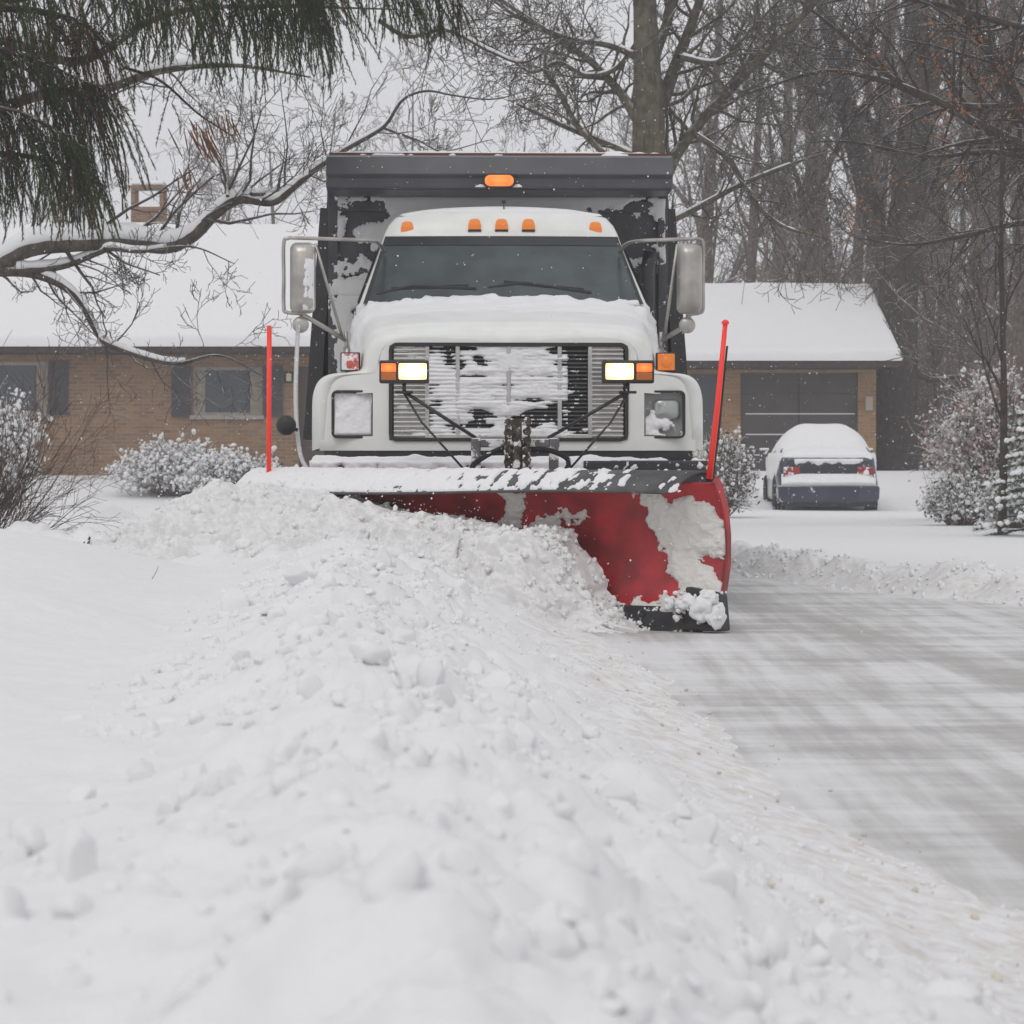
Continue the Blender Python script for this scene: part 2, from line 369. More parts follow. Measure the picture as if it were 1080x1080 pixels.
# ------------------------------------------------------------------ road and ground
def interp(y, pts):
    ys = [p[0] for p in pts]; xs = [p[1] for p in pts]; return np.interp(y, ys, xs)
XL = [(-5, 1.6), (3, 1.32), (5.65, 1.08), (7.15, .92), (10.1, .78), (14.2, .62), (14.9, .40), (16.3, -1.5), (17.0, -1.62), (26, -1.9), (40, -2.5), (42, -40)]
XR = [(-5, 6.5), (8, 6.0), (13, 4.8), (15.5, 3.85), (17.2, 3.2), (19, 2.45), (21, 1.85), (24, 1.50), (29, 1.05), (40, .9), (42, -40)]
def ground_h(x, y, fine=True):
    xl = interp(y, XL); xr = interp(y, XR); dl = xl-x; dr = x-xr
    rag = (fbm(x*2.2, y*1.6, 0, 4, 61, .6)-.5)*.42; dl = dl+rag*(np.abs(dl) < .9)*(1-np.clip(np.abs(dl)/.9, 0, 1)); dr = dr+rag*.6*(np.abs(dr) < .6)*(1-np.clip(np.abs(dr)/.6, 0, 1))
    near = 1-sst(15.5, 26, y)
    wob = (fbm(x*1.1, y*1.1, 0, 3, 11)-.5)
    # raised snow bank left of the road, with the windrow on its shoulder
    slope = sst(-.05, 1.55, dl+wob*.2)
    left = slope*(.31*near+.06)+.05*near*np.exp(-((dl-1.35)/.40)**2)+.13*near*sst(2.0, 3.3, dl)*sst(6, 11, y)+.05*near*(1-sst(3, 6, y))*sst(.9, 1.6, dl)
    left += near*sst(.6, 1.6, dl)*((fbm(x*.55, y*.4, 0, 2, 3)-.5)*.16)
    left += near*.05*sst(1.5, 4, dl)
    # smooth trough between the windrow and the lawn
    left -= near*.04*np.exp(-((dl-2.1)/.45)**2)*sst(5, 9, y)
    right = sst(0, .5, dr)*.05+.125*np.exp(-((dr-.45)/.28)**2)*(.7+.9*wob)
    h = np.where(dl > 0, left, np.where(dr > 0, right, 0))-.035*(1-sst(-.02, .25, np.maximum(dl, dr)))
    # drifts seen at the left
    for cx, cy, rx, ry, a in ((-1.62, 9.8, .42, .5, .07), (-1.40, 6.6, .22, .3, .05), (-1.05, 4.9, .5, .25, .05), (-3.0, 13.6, .8, .5, .06)):
        h = h+a*np.exp(-((x-cx)/rx)**2-((y-cy)/ry)**2)
    h = h+.60*sst(47.5, 57, y)+np.clip(y-75, 0, None)*.012
    h = h+sst(20, 40, y)*(fbm(x*.12, y*.12, 0, 2, 21)-.5)*.12*(1-sst(44, 50, y)*.7)
    if fine:
        rough = (1.3*np.exp(-((dl-1.25)/.5)**2)+.10*np.exp(-((dl-.6)/.5)**2))*near*sst(-.05, .25, dl)+.9*np.exp(-((dr-.45)/.35)**2)
        bil = np.abs(fbm(x*5, y*5, 0, 4, 31)-.5)*2
        rdg = 1-np.abs(fbm(x*2.6, y*2.6, 0, 5, 37, .55)-.5)*4; h = h+rough*(.09*(fbm(x*3.2, y*3.2, 0, 3, 8)-.5)*2+.04*bil+.062*rdg+.022*(fbm(x*14, y*14, 0, 3, 39)-.5)*2)
        h = h+.016*(fbm(x*9, y*9, 0, 3, 41)-.5)*(dl > 0)+.012*(fbm(x*22, y*22, 0, 2, 43)-.5)*np.exp(-((dl-.35)/.4)**2)
    return h
ys = [1.2]
while ys[-1] < 60: ys.append(ys[-1]*1.0052+.002)
while ys[-1] < 520: ys.append(ys[-1]*1.02)
ys = np.array([-30, -12, -5, -2, 0, .6]+ys)
xs = np.concatenate([-np.geomspace(420, 3.6, 60), np.arange(-3.5, 2.6, .0135), np.arange(2.65, 9, .06), np.geomspace(9.1, 420, 60)])
X, Y = np.meshgrid(xs, ys, indexing='ij')
Z = ground_h(X, Y)
dl_ = interp(Y, XL)-X; dr_ = X-interp(Y, XR)
dirt = np.clip(1.0*np.exp(-((dl_-.2)/.36)**2)*(Y < 16)+.35*np.exp(-((dl_-.45)/.3)**2)*(Y < 16)+.8*np.exp(-((dr_-.22)/.25)**2)*(dr_ > -.1), 0, 1)
g = npmesh('ground', np.stack([X, Y, Z], -1).reshape(-1, 3), quads(len(xs), len(ys)), M_snow, attrs={'dirt': dirt})
tag(g, kind='structure')
ry = np.concatenate([np.arange(-4, 3, .2), np.arange(3, 24, .05), np.arange(24, 41, .3)])
rx = np.concatenate([np.arange(-3.2, 7.2, .05)])
X, Y = np.meshgrid(rx, ry, indexing='ij')
tr = np.zeros_like(X)
cen = np.interp(Y, [3, 8, 11.6, 13.7, 17.2, 21, 40], [3.3, 2.6, 2.16, 1.98, 1.62, 1.05, .8])
for off, w, a in ((0, .20, 1), (1.55, .22, .8), (-.75, .16, .35)):
    tr = tr+a*np.exp(-((X-cen-off)/w)**2)*(.4+1.2*fbm(X*2, Y*.8, 0, 3, 77))
keep = np.ones((len(rx)-1, len(ry)-1), bool)
xlq = interp(Y, XL)-.35; xrq = interp(Y, XR)+.45; ins = (X > xlq) & (X < xrq)
keep = ins[:-1, :-1] | ins[1:, 1:] | ins[1:, :-1] | ins[:-1, 1:]
rd = npmesh('road', np.stack([X, Y, .0+.006*(fbm(X*1.5, Y*3, 0, 3, 9)-.5)], -1).reshape(-1, 3), quads(len(rx), len(ry), keep), M_asphalt, attrs={'worn': np.clip(tr, 0, 1.4)-.8*(1-sst(-.15, .20, np.minimum(X-interp(Y, XL), interp(Y, XR)-X)+(fbm(X*2.5, Y*1.2, 0, 4, 401)-.5)*.6))*(Y < 30)})
tag(rd, kind='structure')

# broken lumps of snow thrown up on the bank
rng = np.random.default_rng(7)
def chunk_field():
    out = []
    def put(n, rfun, sub, yr, dlr, seed, facet):
        r = np.random.default_rng(seed)
        y = yr[0]+(yr[1]-yr[0])*r.random(n)**1.25; d = r.normal(dlr[0], dlr[1], n)+.1
        m = (d > .0) & (d < 2.0); y = y[m]; d = d[m]
        x = interp(y, XL)-d; dens = fbm(x*1.7, y*1.7, 0, 2, 91)+.25*np.exp(-((d-1.3)/.4)**2)
        m = (dens > r.uniform(.3, .75, len(x))); x = x[m]; y = y[m]
        rr = rfun(r, len(x)); z = ground_h(x, y)+rr*r.uniform(-.55, .25, len(x))
        out.append(lumps(np.stack([x, y, z], 1), rr, sub, r, (.55, 1.1), .3, facet))
    put(9000, lambda r, n: .003+.010*r.random(n)**1.8, 2, (2.4, 15.5), (.8, .55), 1, .8)
    put(2600, lambda r, n: .012+.018*r.random(n)**1.8, 3, (2.2, 15.0), (1.2, .36), 2, .9)
    put(1500, lambda r, n: .014+.028*r.random(n)**2, 3, (2.3, 14.0), (1.3, .30), 3, .95)
    put(60, lambda r, n: .018+.03*r.random(n)**1.5, 4, (1.9, 5.5), (1.2, .4), 4, .95); put(16, lambda r, n: .05+.03*r.random(n), 4, (5.5, 13), (1.3, .22), 14, .95)
    # the few big ones the photo shows
    big = [(735, 945, 4.3, .075), (700, 950, 4.4, .05), (455, 850, 5.4, .10), (365, 742, 7.6, .11), (425, 725, 8.0, .10), (305, 795, 6.8, .075), (255, 770, 7.3, .05),
           (385, 855, 5.5, .07), (210, 990, 4.2, .05), (90, 990, 4.1, .055), (150, 975, 4.3, .04), (485, 650, 12.3, .12), (410, 680, 10.5, .10), (520, 830, 5.8, .09), (650, 905, 4.8, .07)]
    cs = []; rs = []
    for px, py, yy, r in big:
        p = W(px, py, yy); cs.append((p.x, p.y, float(ground_h(np.array([p.x]), np.array([p.y]))[0])+r*.12)); rs.append(r*.68)
    out.append(lumps(cs, rs, 4, np.random.default_rng(5), (.6, 1.0), .32, .95))
    # crumbs along the far verge
    r = np.random.default_rng(12); y = r.uniform(15.2, 23, 1100); x = interp(y, XR)+np.abs(r.normal(.4, .3, len(y)))
    rr = .006+.03*r.random(len(y))**3; out.append(lumps(np.stack([x, y, ground_h(x, y)+rr*.3], 1), rr, 2, r, (.6, 1), .3, .8))
    return merge(out)
V, Fq = chunk_field()
tag(npmesh('snow_chunks', V, Fq, M_snowc), 'loose broken lumps of snow scattered over the plowed bank and verges', 'snow chunks', kind='stuff')

# small dirt clods lying on the bank near the road
r = np.random.default_rng(31); y = r.uniform(4.2, 14, 130); d = np.abs(r.normal(.1, .5, 130)); x = interp(y, XL)-d
V, Fq = lumps(np.stack([x, y, np.maximum(ground_h(x, y), .0)+.004], 1), .003+.010*r.random(130)**2.5, 2, r, (.6, 1), .3, .6)
M_clod = mat('frozen_slush', (.60, .555, .49), .8, var=.2)
tag(npmesh('slush_crumbs', V, Fq, M_clod), 'brownish frozen slush crumbs along the road edge', 'slush', kind='stuff')

# ------------------------------------------------------------------ truck
TY = 16.7; TX = -.02; YAW = R(1.4)
truck = thing('dump_truck', 'white dump truck with a red snow plow and lit amber lamps driving toward the viewer', 'dump truck', (TX, TY, 0), YAW)
TM = Matrix.Translation((TX, TY, 0)) @ Matrix.Rotation(YAW, 4, 'Z'); TI = TM.inverted(); TMn = np.array(TM)
def T(name, mb, m, parent=truck, **k): return mkobj(name, mb, m, parent, **k)
def topx(P):
    """truck space array (...,3) -> photo px (used only to shape snow patches)"""
    w = P @ TMn[:3, :3].T+TMn[:3, 3]; return 540+F*w[..., 0]/w[..., 1], HZ+F*(CH-w[..., 2])/w[..., 1]
def crust(name, fn, nu, nv, mask, thick, parent, m=None, inv=None, seed=3, lump=.5, nscale=14, pw=.5):
    u, v = np.meshgrid(np.linspace(0, 1, nu), np.linspace(0, 1, nv), indexing='ij')
    P = fn(u, v); du = np.gradient(P, axis=0); dv = np.gradient(P, axis=1); n = np.cross(du, dv)
    n /= np.linalg.norm(n, axis=-1, keepdims=True)+1e-12
    if 'side' in name:
        if (n[..., 0]*P[..., 0]).mean() < 0: n = -n
    elif (n @ np.array([0, -.7, .7])).mean() < 0: n = -n
    ed = np.minimum(np.minimum(u, 1-u)*nu, np.minimum(v, 1-v)*nv); k = np.minimum(mask(u, v, P), ed*.3-.01); t = np.clip(k, 0, 1)
    ns = fbm(P[..., 0]*nscale, P[..., 1]*nscale, P[..., 2]*nscale, 4, seed)
    off = np.where(k > 0, thick*t**pw*(1-lump+2*lump*ns), -.004)
    kp = (k[:-1, :-1] > 0) | (k[1:, 1:] > 0) | (k[1:, :-1] > 0) | (k[:-1, 1:] > 0)
    return npmesh(name, (P+n*off[..., None]).reshape(-1, 3), quads(nu, nv, kp), m or M_crust, parent=parent, inv=inv)

def curve_pts(pts, n):
    """Catmull-Rom through 2D/3D points, n samples"""
    P = [np.array(p, float) for p in pts]; P = [2*P[0]-P[1]]+P+[2*P[-1]-P[-2]]; k = len(P)-3; out = []
    for i in range(n):
        t = i/(n-1)*k; s = min(int(t), k-1); t -= s; a, b, c, d = P[s:s+4]
        out.append(.5*((2*b)+(-a+c)*t+(2*a-5*b+4*c-d)*t*t+(-a+3*b-3*c+d)*t**3))
    return np.array(out)
HF = curve_pts([(0, 1.735), (.28, 1.733), (.55, 1.725), (.76, 1.70), (.85, 1.64), (.885, 1.55), (.90, 1.472), (.98, 1.455), (1.10, 1.44), (1.165, 1.40), (1.198, 1.32), (1.205, 1.2), (1.205, .975)], 61)
HB = curve_pts([(0, 1.965), (.28, 1.962), (.58, 1.95), (.84, 1.91), (.94, 1.84), (.968, 1.70), (.972, 1.52), (1.02, 1.47), (1.10, 1.455), (1.165, 1.41), (1.198, 1.33), (1.205, 1.2), (1.205, .975)], 61)
def y0(x): return .16*np.clip((np.abs(x)-.78)/.43, 0, 1)**2.2
def hood_pt(u, t):
    """u in -1..1 across, t in 0..1 front edge to cowl"""
    a = np.abs(u)*60; i = np.clip(a.astype(int), 0, 59); f = (a-i)[..., None]
    pf = HF[i]*(1-f)+HF[i+1]*f; pb = HB[i]*(1-f)+HB[i+1]*f
    k = (t**.92)[..., None]; p = pf*(1-k)+pb*k; x = p[..., 0]*np.sign(u+1e-12)
    return np.stack([x, y0(x)*(1-t)+t*1.46+.0*t, p[..., 1]], -1)
def hood():
    mb = MB(); nu = 121; us = np.linspace(-1, 1, nu)
    rr = .10; rows = []
    ts = np.concatenate([np.linspace(.085, 1, 30)])
    # main shell from behind the rounded front edge to the cowl
    G = np.array([[hood_pt(np.array(u), np.array(t)) for t in ts] for u in us])
    # rounded nose rows, pulled forward and inward
    C = np.array([0, 1.30])
    nose = []
    for u in us:
        p = hood_pt(np.array(u), np.array(0.0)); q = hood_pt(np.array(u), np.array(.06)); row = []
        for a in np.linspace(0, pi/2, 7):
            ins = rr*(1-sin(a)); ctr = Vector((0, 1.28)); v = Vector((p[0], p[2]))-ctr; 
            if v.length > 0: v = v*(1-ins/max(v.length, .2))
            row.append((ctr.x+v.x, p[1]+rr*(1-cos(a))-.0, ctr.y+v.y))
        nose.append(row)
    nose = np.array(nose)
    # wheel arch cut on sides
    full = np.concatenate([nose, G], 1); nv = full.shape[1]
    kp = np.ones((nu-1, nv-1), bool)
    cen = (full[:-1, :-1]+full[1:, 1:])/2
    arch = (np.hypot(cen[..., 1]-.78, cen[..., 2]-.55) < .60) & (np.abs(cen[..., 0]) > 1.0)
    mb.grid(full, ~arch)
    # flat front face with openings for grille and lamps
    xs_ = np.linspace(-1.15, 1.15, 93); fz = np.linspace(0, 1, 33)
    top = []
    for x in xs_:
        # front outline (inset) height at x
        nx = nose[:, 0, 0]; nz = nose[:, 0, 2]; m = nose[:, 0, 2] > 1.0
        top.append(np.interp(x, nx[m], nz[m]))
    Gf = np.array([[(x, float(y0(x)), .975+(tz-.975)*f) for f in fz] for x, tz in zip(xs_, top)])
    c = (Gf[:-1, :-1]+Gf[1:, 1:])/2; hole = ((np.abs(c[..., 0]) < .715) & (c[..., 2] > 1.045) & (c[..., 2] < 1.615)) | ((np.abs(np.abs(c[..., 0])-.945) < .118) & (np.abs(c[..., 2]-1.195) < .132))
    mb.grid(Gf, ~hole)
    return T('hood', mb, M_white, smooth=True)
hood()
# grille
def rrect(cx, cz, w, h, r, n=6, y=0):
    pts = []
    for sx, sz, a0 in ((1, 1, 0), (-1, 1, pi/2), (-1, -1, pi), (1, -1, 1.5*pi)):
        for k in range(n+1):
            a = a0+pi/2*k/n; pts.append(Vector((cx+sx*(w/2-r)+r*cos(a), y, cz+sz*(h/2-r)+r*sin(a))))
    return pts
def frame_ring(mb, cx, cz, w, h, r, t, y0_, y1_):
    o = rrect(cx, cz, w, h, r); i = rrect(cx, cz, w-2*t, h-2*t, max(r-t, .005)); n = len(o)
    rings = []
    for P, yy in ((o, y1_), (o, y0_), (i, y0_), (i, y1_)): rings.append([Vector((p.x, yy, p.z)) for p in P])
    for a in range(3):
        base = len(mb.v); mb.v += [tuple(p) for p in rings[a]]+[tuple(p) for p in rings[a+1]]
        mb.f += [(base+j, base+(j+1) % n, base+n+(j+1) % n, base+n+j) for j in range(n)]
mb = MB(); mb.box(-.72, .72, .10, .12, 1.04, 1.62); frame_ring(mb, 0, 1.33, 1.455, .60, .05, .022, -.012, .08)
gr = T('grille', mb, M_gdark)
mb = MB()
for k in range(22):
    z = 1.062+k*.0245
    mb.box(-.49, .49, .02, .06, z, z+.008)
T('grille_louvres', mb, mat('dark_louvres', (.10, .10, .10), .4, .4, splat=(.58, 22)), gr)
for s in (-1, 1):
    mb = MB()
    for k in range(20): mb.box(min(s*.50, s*.70), max(s*.50, s*.70), .0, .05, 1.058+k*.0275, 1.058+k*.0275+.013)
    mb.box(min(s*.50, s*.70), max(s*.50, s*.70), .045, .06, 1.05, 1.61)
    T('grille_side_louvres', mb, M_chrome, gr, bevel=.003)
mb = MB()
for x in (-.495, -.31, .0, .31, .495):
    mb.box(x-.013, x+.013, -.004, .05, 1.05, 1.61)
mb.box(-.5, .5, -.002, .05, 1.045, 1.075)
T('grille_bars', mb, M_chrome, gr, bevel=.004)
def gmask(u, v, P):
    px, py = topx(P)
    n = fbm(P[..., 0]*6, P[..., 2]*28, 0, 4, 12)-.5; n2 = fbm(P[..., 0]*5, P[..., 2]*5, 0, 3, 13)-.5
    side = np.where(px < 538, (px-450)/40, (604-px)/30)
    core = np.clip(side, -2, 1)*.52
    lines = .28*np.sin((P[..., 2]-1.062)/.0245*2*pi)
    k = core+n*1.5+n2*2.0+lines*(.8-np.clip(side, 0, 1)*.6)-.10
    k = np.where(py > 452, k+.35, k); k = np.where(py < 370, k-.25, k)
    k = np.where((px > 598) | (px < 448), np.minimum(k, n*1.2+n2-.28+.5*sst(448, 463, py)), k)
    return k*1.6
crust('driven_snow', lambda u, v: np.stack([-.70+1.4*u, .012+0*u, 1.05+.56*v], -1), 260, 150, gmask, .020, gr, lump=.6)
# headlights
for s in (-1, 1):
    y = float(y0(.945)); mb = MB(); frame_ring(mb, s*.945, 1.195, .262, .292, .035, .013, y-.012, y+.10)
    mb.box(s*.945-.12, s*.945+.12, y+.09, y+.10, 1.06, 1.33)
    hb = T('headlight', mb, M_gdark)
    mb = MB(); mb.box(s*.945-.12, s*.945+.12, y+.05, y+.09, 1.06, 1.33); T('headlight_bezel', mb, mat('bezel_grey', (.36, .37, .36), .4, .2, splat=(.6, 12)), hb)
    mb = MB(); c = (s*.945+.02, y+.05, 1.225); rings = []
    for w, h, yy in ((.17, .13, .0), (.165, .125, -.025), (.13, .10, -.036), (.05, .04, -.042)):
        rings.append([Vector((p.x, c[1]+yy, p.z)) for p in rrect(c[0], c[2], w, h, min(w, h)*.3)])
    mb.loft(rings); T('headlight_lens', mb, M_lens, hb, smooth=True)
    def hm(u, v, P, s=s):
        n = fbm(P[..., 0]*14, P[..., 2]*14, 0, 4, 30+s)-.5
        return (1.35 if s < 0 else .42)-v*(1.0 if s < 0 else 1.15)+n*1.6+(.3-u)*(.6 if s > 0 else .2)
    crust('headlight_snow', lambda u, v: np.stack([s*.945-.118+.236*u, y+.012+.02*v, 1.062+.265*v], -1), 60, 60, hm, .03, hb, lump=.35)
# signals on top of the fenders
for s in (-1, 1):
    mb = MB(); mb.box(s*.965-.06, s*.965+.06, .10, .17, 1.458, 1.575); mb.box(s*.965-.03, s*.965+.03, .12, .16, 1.43, 1.46)
    o = T('turn_signal', mb, M_gdark, bevel=.006)
    mb = MB(); mb.box(s*.965-.052, s*.965+.052, .083, .10, 1.466, 1.567); mb.lathe([(.083, .034), (.074, .030), (.070, .012)], (s*.965, 0, 1.516), 'y', 20)
    T('signal_lens', mb, M_redlens if s < 0 else M_amber, o, bevel=.004)
# bumper
mb = MB(); mb.box(-1.2, 1.2, -.18, -.10, .62, .915)
T('bumper', mb, mat('black_bumper', (.02, .02, .022), .4, splat=(.60, 18)), bevel=.012)
def bm_(u, v, P):
    px, py = topx(P); n = fbm(P[..., 0]*16, P[..., 2]*16, 0, 4, 44)-.5
    return np.where(px < 470, .35+n*2.6, np.where(px < 615, .3, -.45)+n*1.6)+.25*(v-.5)
crust('bumper_snow', lambda u, v: np.stack([-1.2+2.4*u, -.183+0*u, .63+.285*v], -1), 300, 40, bm_, .02, bpy.data.objects['bumper'])
crust('bumper_top_snow', lambda u, v: np.stack([-1.19+2.38*u, -.18+.08*v, .917+0*u], -1), 200, 12, lambda u, v, P: .5-2*(v-.5)**2+(fbm(u*40, v*3, 0, 3, 5)-.5)*.8-.5*sst(.7, .8, u), .035, bpy.data.objects['bumper'])
# dark valance under the hood, frame and axles
mb = MB(); mb.box(-1.12, 1.12, .02, .06, .70, .974); T('radiator_support', mb, M_black)
mb = MB()
for s in (-1, 1): mb.box(s*.42-.04, s*.42+.04, -.1, 7.4, .72, .94)
for y in (.4, 1.8, 3.3, 5.0, 7.3): mb.box(-.38, .38, y-.05, y+.05, .76, .90)
T('chassis_frame', mb, M_black)
mb = MB(); mb.tube([(-1, .78, .5), (1, .78, .5)], .06); T('front_axle', mb, M_black, smooth=True)
mb = MB(); mb.tube([(-1, 5.5, .5), (1, 5.5, .5)], .09); mb.lathe([(-.22, .1), (-.1, .22), (.1, .22), (.22, .1)], (0, 5.5, .5), 'x', 16)
T('rear_axle', mb, M_black, smooth=True)
def wheel(x, y, w=.26, dual=False):
    s = 1 if x > 0 else -1
    tw = MB(); r = .5
    prof = [(-w/2, .31), (-w/2, .44), (-w/2+.03, .49), (-w/4, r), (w/4, r), (w/2-.03, .49), (w/2, .44), (w/2, .31)]
    tw.lathe(prof, (x, y, r), 'x', 48)
    if dual: tw.lathe(prof, (x-s*.32, y, r), 'x', 48)
    for k in range(40):
        a = 2*pi*k/40; c = Vector((x, y+r*cos(a), .5+r*sin(a))); M = Matrix.Translation(c) @ Matrix.Rotation(a, 4, 'X')
        tw.box(-w/2+.02, -.02, -.002, .012, -.02, .02, M); tw.box(.02, w/2-.02, -.002, .012, -.05, -.01, M)
    o = T('wheel', tw, M_tyre)
    rm = MB(); f = x+s*(w/2-.02); rm.lathe([(f-s*.02-x, .32), (f-x, .315), (f-s*.06-x, .28), (f-s*.09-x, .15), (f+s*.03-x, .11), (f+s*.05-x, .05)], (x, y, r), 'x', 32)
    for k in range(8): a = 2*pi*k/8; rm.tube([(f-s*.09, y+.2*cos(a), .5+.2*sin(a)), (f-s*.04, y+.2*cos(a), .5+.2*sin(a))], .018, 6)
    T('rim', rm, M_rim, o, smooth=False)
for s in (-1, 1): wheel(s*1.02, .78); wheel(s*1.08, 5.5, .25, True)
# cab
def ringz(hw, yf, yb, z, cr=.08, bow=.05, n=6):
    pts = []
    front = [(x, yf+bow*(x/hw)**2) for x in np.linspace(-hw+cr, hw-cr, 9)]
    for x, y in front: pts.append(Vector((x, y, z)))
    yfe = yf+bow
    for k in range(1, n): a = -pi/2+pi/2*k/n; pts.append(Vector((hw-cr+cr*cos(a), yfe+cr+cr*sin(a), z)))
    for y in np.linspace(yfe+cr, yb-cr, 5): pts.append(Vector((hw, y, z)))
    for k in range(1, n): a = pi/2*k/n; pts.append(Vector((hw-cr+cr*cos(a), yb-cr+cr*sin(a), z)))
    pts.append(Vector((hw-cr, yb, z))); pts.append(Vector((-hw+cr, yb, z)))
    for k in range(1, n): a = pi/2+pi/2*k/n; pts.append(Vector((-hw+cr+cr*cos(a), yb-cr+cr*sin(a), z)))
    for y in np.linspace(yb-cr, yfe+cr, 5): pts.append(Vector((-hw, y, z)))
    for k in range(1, n): a = pi+pi/2*k/n; pts.append(Vector((-hw+cr+cr*cos(a), yfe+cr+cr*sin(a), z)))
    return pts
mb = MB()
mb.loft([ringz(.985, 1.40, 3.0, .80), ringz(.985, 1.40, 3.0, 1.5), ringz(.975, 1.42, 3.0, 1.93), ringz(.955, 1.50, 2.98, 1.96), ringz(.87, 1.87, 2.97, 2.24), ringz(.815, 2.10, 2.95, 2.43),
         ringz(.80, 2.11, 2.94, 2.475), ringz(.775, 2.13, 2.92, 2.53), ringz(.73, 2.17, 2.88, 2.585), ringz(.65, 2.24, 2.82, 2.625, .12), ringz(.5, 2.38, 2.72, 2.648, .12), ringz(.3, 2.48, 2.62, 2.655, .05)])
cab = T('cab', mb, M_white, smooth=True)
def wsp(u, v, hb=.885, ht=.775):
    z = 1.955+(2.425-1.955)*v; hw = hb+(ht-hb)*v; x = (2*u-1)*hw
    yf = np.interp(z, [1.93, 1.96, 2.24, 2.43], [1.42, 1.50, 1.87, 2.10]); HW = np.interp(z, [1.93, 1.96, 2.24, 2.43], [.975, .955, .87, .815])
    return x, yf+.05*np.clip(np.abs(x)/(HW-.0), 0, 1)**2, z
def wsurf(off, hb, ht, v0=0, v1=1):
    def f(u, v):
        x, y, z = wsp(u, v0+(v1-v0)*v, hb, ht); return np.stack([x, y-off, z+off*.6], -1)
    return f
u, v = np.meshgrid(np.linspace(0, 1, 25), np.linspace(0, 1, 13), indexing='ij')
mb = MB(); mb.grid(wsurf(.012, .925, .80, -.03, 1.03)(u, v)); T('windshield_gasket', mb, M_gdark, cab, smooth=True)
mb = MB(); mb.grid(wsurf(.020, .895, .78)(u, v)); ws = T('windshield', mb, M_frost, smooth=True)
# dark band along the top of the glass
mb = MB(); mb.grid(wsurf(.023, .894, .779, .87, .995)(u, v)); T('sun_band', mb, mat('tinted_band', (.012, .014, .017), .2), ws, smooth=True)
def wm(u, v, P):
    n = fbm(u*16, v*7, 0, 4, 71)-.5; edge = .05+.10*np.exp(-((u-.5)/.10)**2)+.05*np.exp(-((u-.2)/.1)**2)+.10*sst(.88, 1, u)
    return (edge-v)*4+n*1.0
crust('windshield_snow', wsurf(.022, .895, .80, -.08, .5), 200, 60, wm, .035, ws)
for s in (-1, 1):                                          # doors with their glass
    mb = MB(); mb.add([(s*.989, 1.62, 1.0), (s*.989, 2.72, 1.0), (s*.982, 2.72, 1.9), (s*.982, 1.55, 1.9), (s*.995, 1.62, 1.0), (s*.995, 2.72, 1.0), (s*.988, 2.72, 1.9), (s*.988, 1.55, 1.9)],
                         [(0,1,2,3), (4,5,6,7), (0,1,5,4), (1,2,6,5), (2,3,7,6), (3,0,4,7)]); d = T('cab_door', mb, M_white, bevel=.004)
    mb = MB(); mb.box(min(s*.995, s*1.02), max(s*.995, s*1.02), 2.45, 2.62, 1.70, 1.74); T('door_handle', mb, M_gdark, d, bevel=.004)
    mb = MB(); mb.add([(s*.972, 1.66, 1.97), (s*.972, 2.70, 1.97), (s*.835, 2.70, 2.40), (s*.835, 2.14, 2.40)], [(0,1,2,3)]); T('door_window', mb, M_glass, d)
# roof clearance lamps
for x in (-.645, -.184, 0, .184, .645):
    y = 2.115 if abs(x) < .5 else 2.16; z = 2.52 if abs(x) < .5 else 2.505
    mb = MB(); mb.box(x-.045, x+.045, y-.01, y+.10, z-.042, z-.028); o = T('clearance_lamp', mb, M_gdark, bevel=.003)
    mb = MB(); mb.loft([[Vector((x+a*w, y+b*w*1.1+.035, z+h)) for a, b in ((-1, -1), (1, -1), (1, 1), (-1, 1))] for w, h in ((.045, -.028), (.043, .005), (.034, .038), (.018, .048))])
    T('lamp_lens', mb, M_amber, o, bevel=.004)
mb = MB(); mb.tube([(0.02, 2.3, 2.64), (.02, 2.3, 2.70)], .004); mb.lathe([(-.012, .012), (0, .016), (.012, .01)], (.02, 2.3, 2.70), 'z', 10); T('roof_antenna', mb, M_gdark)
def rsurf(u, v):
    x = (2*u-1)*.70; y = 2.25+.60*v; z = 2.602+.058*(1-np.abs(2*u-1)**2.6)*(1-np.abs(2*v-1)**3)
    return np.stack([x, y, z], -1)
crust('roof_snow', rsurf, 80, 40, lambda u, v, P: 1.1-1.1*np.maximum(np.abs(2*u-1)**6, np.abs(2*v-1)**8)+(fbm(u*9, v*5, 0, 3, 2)-.5)*.4, .022, cab, lump=.2, nscale=4)
def hsurf(u, v): return hood_pt(-.58+1.16*u, .30+.70*v)
crust('hood_snow', hsurf, 170, 60, lambda u, v, P: (v-.38)*1.5+(fbm(u*15, v*7, 0, 4, 61)-.5)*1.0, .050, bpy.data.objects['hood'], lump=.7, pw=1.5)
# wipers
for a, b, c in (((-.84, 1.46, 2.01), (-.60, 1.50, 2.065), (-.18, 1.45, 2.045)), ((-.10, 1.45, 2.055), (.14, 1.50, 2.085), (.58, 1.47, 2.02))):
    mb = MB(); mb.tube([(a[0], a[1]-.03, a[2]), (b[0], b[1]-.06, b[2]), (c[0], c[1]-.04, c[2])], [.008, .010, .012], 6)
    mb.bar((a[0]+.1, a[1]-.01, a[2]+.035), (c[0]-.05, c[1]-.015, c[2]+.02), .016, .022); T('wiper', mb, M_gdark)
